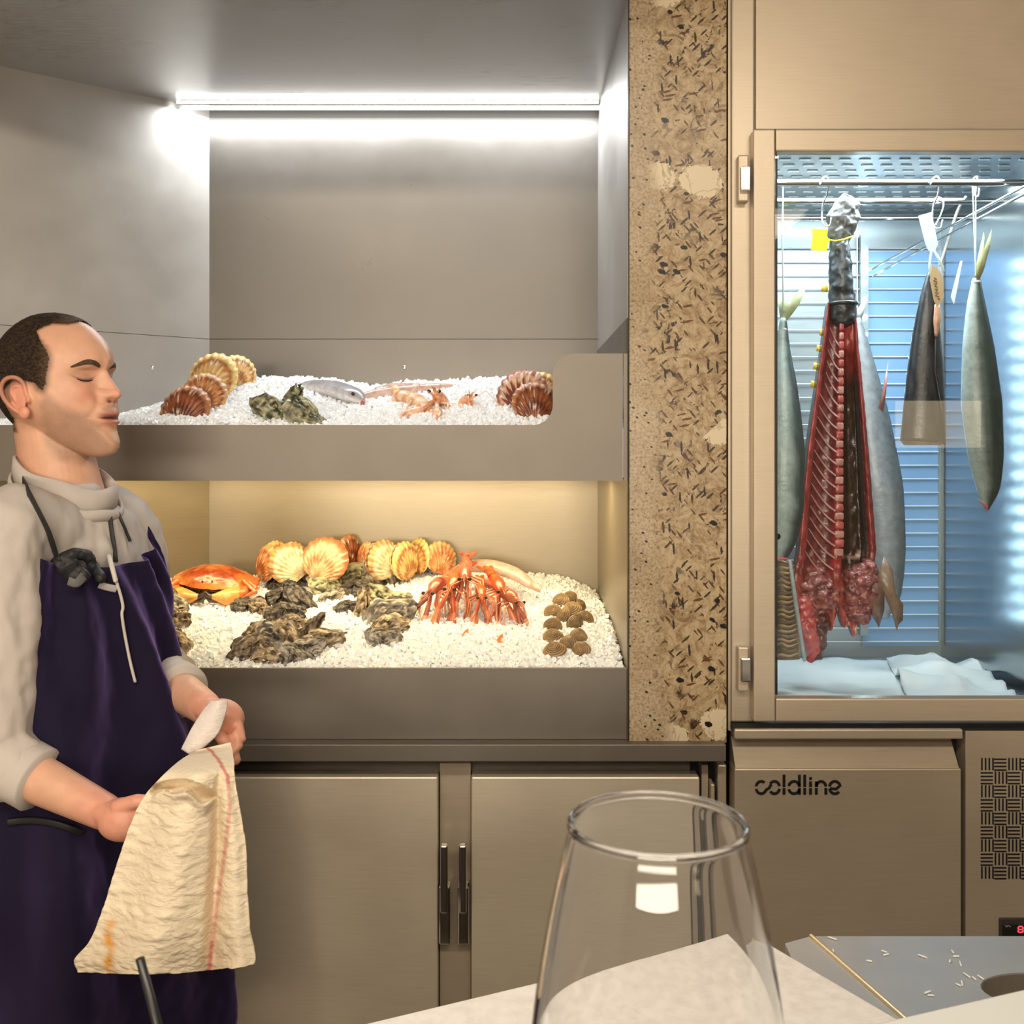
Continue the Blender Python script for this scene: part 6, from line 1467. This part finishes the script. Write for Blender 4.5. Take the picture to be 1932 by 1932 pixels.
o = mk('ice_shards', *joing(sh), M_ice); tag(o, 'tiny ice shards scattered on the steel prep counter', 'ice', kind='stuff')
# white stone slab
M_marble, nt, b = newmat('white_stone')
geo = N(nt, 'ShaderNodeNewGeometry'); cc = ramp(noise(60, 4, .6), [(.3, (.78, .73, .69)), (.6, (.90, .86, .82))]); nt.links.new(cc, b.inputs['Base Color']); b.inputs['Roughness'].default_value = .45
ZW = .93
A = P(1412, 1757, 0); dA = (CZ-ZW)*F/(1757-HY); dBm = (CZ-ZW)*F/(1932-HY); dC = (CZ-ZW)*F/(1925-HY)
pa = (PX(1412, dA), dA); pb = (PX(680, dBm), dBm); pc = (PX(1700, dC), dC)
def ext(p, q, k): return (p[0]+(q[0]-p[0])*k, p[1]+(q[1]-p[1])*k)
pb2 = ext(pa, pb, 2.6); pc2 = ext(pa, pc, 2.0)
o = mk('stone_slab', *prismg([pa, pc2, (pb2[0]+.3, .45), pb2], 'z', ZK+.001, ZW, .003), M_marble, smooth=False); tag(o, 'pointed white stone worktop slab lying beyond the wine glass', 'worktop')
st = thing('slab_support', 'steel base cabinet carrying the white stone slab', 'cabinet', (.1, .8, 0))
q = [(pa[0]*.6+.06, pa[1]-.10), (.35, .75), (.2, .60), (-.45, .60), (pb2[0]+.15, pb2[1]+.02)]
mk('cabinet_body', *prismg([(pa[0], pa[1]-.03), (.40, .86), (.34, .70), (-.35, .62), (pb2[0]+.10, pb2[1]+.02)], 'z', .06, ZK), M_front, st, smooth=False, world=True)
mk('plinth', *boxg(-.3, .3, .68, .84, 0, .06), M_black, st, smooth=False, world=True)
# guest counter (nearest, grey) 
ZG = 1.12
g1 = (CZ-ZG)*F/(1865-HY); g2 = (CZ-ZG)*F/(1932-HY)
ga = (PX(1932, g1), g1); gb = (PX(1640, g2), g2); ga2 = ext(gb, ga, 5.0); gb2 = ext(ga, gb, 5.5)
M_grey = plain('grey_counter', (.58, .57, .53), .5)
bc = thing('guest_counter', 'pale grey guest counter edge crossing the lower right corner', 'counter', (0, .3, ZG))
mk('counter_top', *prismg([ga2, gb2, (gb2[0], .02), (ga2[0], .02)], 'z', ZG-.04, ZG, .002), M_grey, bc, smooth=False, world=True)
mk('counter_front', *prismg([(ga2[0]-.02, .34), (gb2[0]+.02, .34), (gb2[0]+.02, .10), (ga2[0]-.02, .10)], 'z', .0, ZG-.041), M_marble, bc, smooth=False, world=True)
# wine glass
DG = .385; gc = P(1240, 1552, DG); 
rr_ = 168/F*DG; zr = gc.z; zb = ZG
wg = thing('wine_glass', 'large clear empty wine glass standing on the guest counter', 'glass', (gc.x, DG, ZG))
h = zr-ZG
outer = [(rr_+.0004, h), (rr_+.0006, h-.0015), (rr_-.0001, h-.003), (rr_+.0032, h-.016), (.0425, h-.045), (.0470, h-.075), (.0488, h-.095), (.0450, h-.115), (.0330, h-.132), (.0150, h-.143), (.0045, h-.152), (.0036, h-.165), (.0036, .020), (.0060, .010), (.020, .0045), (.036, .002), (.037, .0008), (.036, 0), (0, 0)]
oc_ = catmull([(a, b_, 0) for a, b_ in outer], 150)[:, :2]; oc_[:, 0] = np.maximum(oc_[:, 0], 0)
inn = [(r_-.0016, z_) for r_, z_ in oc_ if z_ > h-.142 and r_ > .012]
prof = [(0, h-.1435)]+[(r_, z_) for r_, z_ in inn[::-1]]+[(rr_-.0013, h+.0008), (rr_-.0004, h+.0011)]+[tuple(p) for p in oc_]
def outward(g):
    bm = bmesh.new(); vs = [bm.verts.new(v) for v in g[0]]
    for f in g[1]: bm.faces.new([vs[i] for i in f])
    bmesh.ops.remove_doubles(bm, verts=bm.verts[:], dist=1e-5); bmesh.ops.recalc_face_normals(bm, faces=bm.faces[:]); bm.verts.index_update()
    V = np.array([v.co[:] for v in bm.verts]); Fc = [[v.index for v in f.verts] for f in bm.faces]
    if bm.calc_volume(signed=True) < 0: Fc = [f[::-1] for f in Fc]
    bm.free(); return V, Fc
mk('glass_bowl', *outward(latheg(prof, 128)), M_glass, wg)
# straw in a tumbler
tD = .50; sp = P(264, 1808, tD)
tb = thing('tumbler', 'short drinking glass with dark drink at the bottom left edge of the picture', 'glass', (PX(352, .56), .56, ZG-.0)) 
tb.location = (PX(338, .49), .49, ZG)
ht = PZ(1934, .53)-ZG
pr = [(0, .0), (.036, 0), (.037, .004), (.040, ht-.001), (.0395, ht), (.0385, ht), (.038, ht-.002), (.0345, .012), (0, .012)]
mk('glass_wall', *outward(latheg(pr, 64)), M_glass, tb)
mk('drink', *latheg([(0, .0125), (.0340, .0125), (.0362, ht*.6), (0, ht*.6)], 48), plain('dark_drink', (.12, .05, .02), .1), tb)
b0 = Vector((tb.location.x+.004, tb.location.y+.008, ZG+.016))
axis = (sp-b0)
g = tubeg([b0, b0+axis*.5, sp], .0022, 12, caps=False); o = mk('drinking_straw', g[0], g[1], plain('black_straw', (.012, .012, .013), .35)); tag(o, 'black drinking straw rising in front of the towel', 'straw')
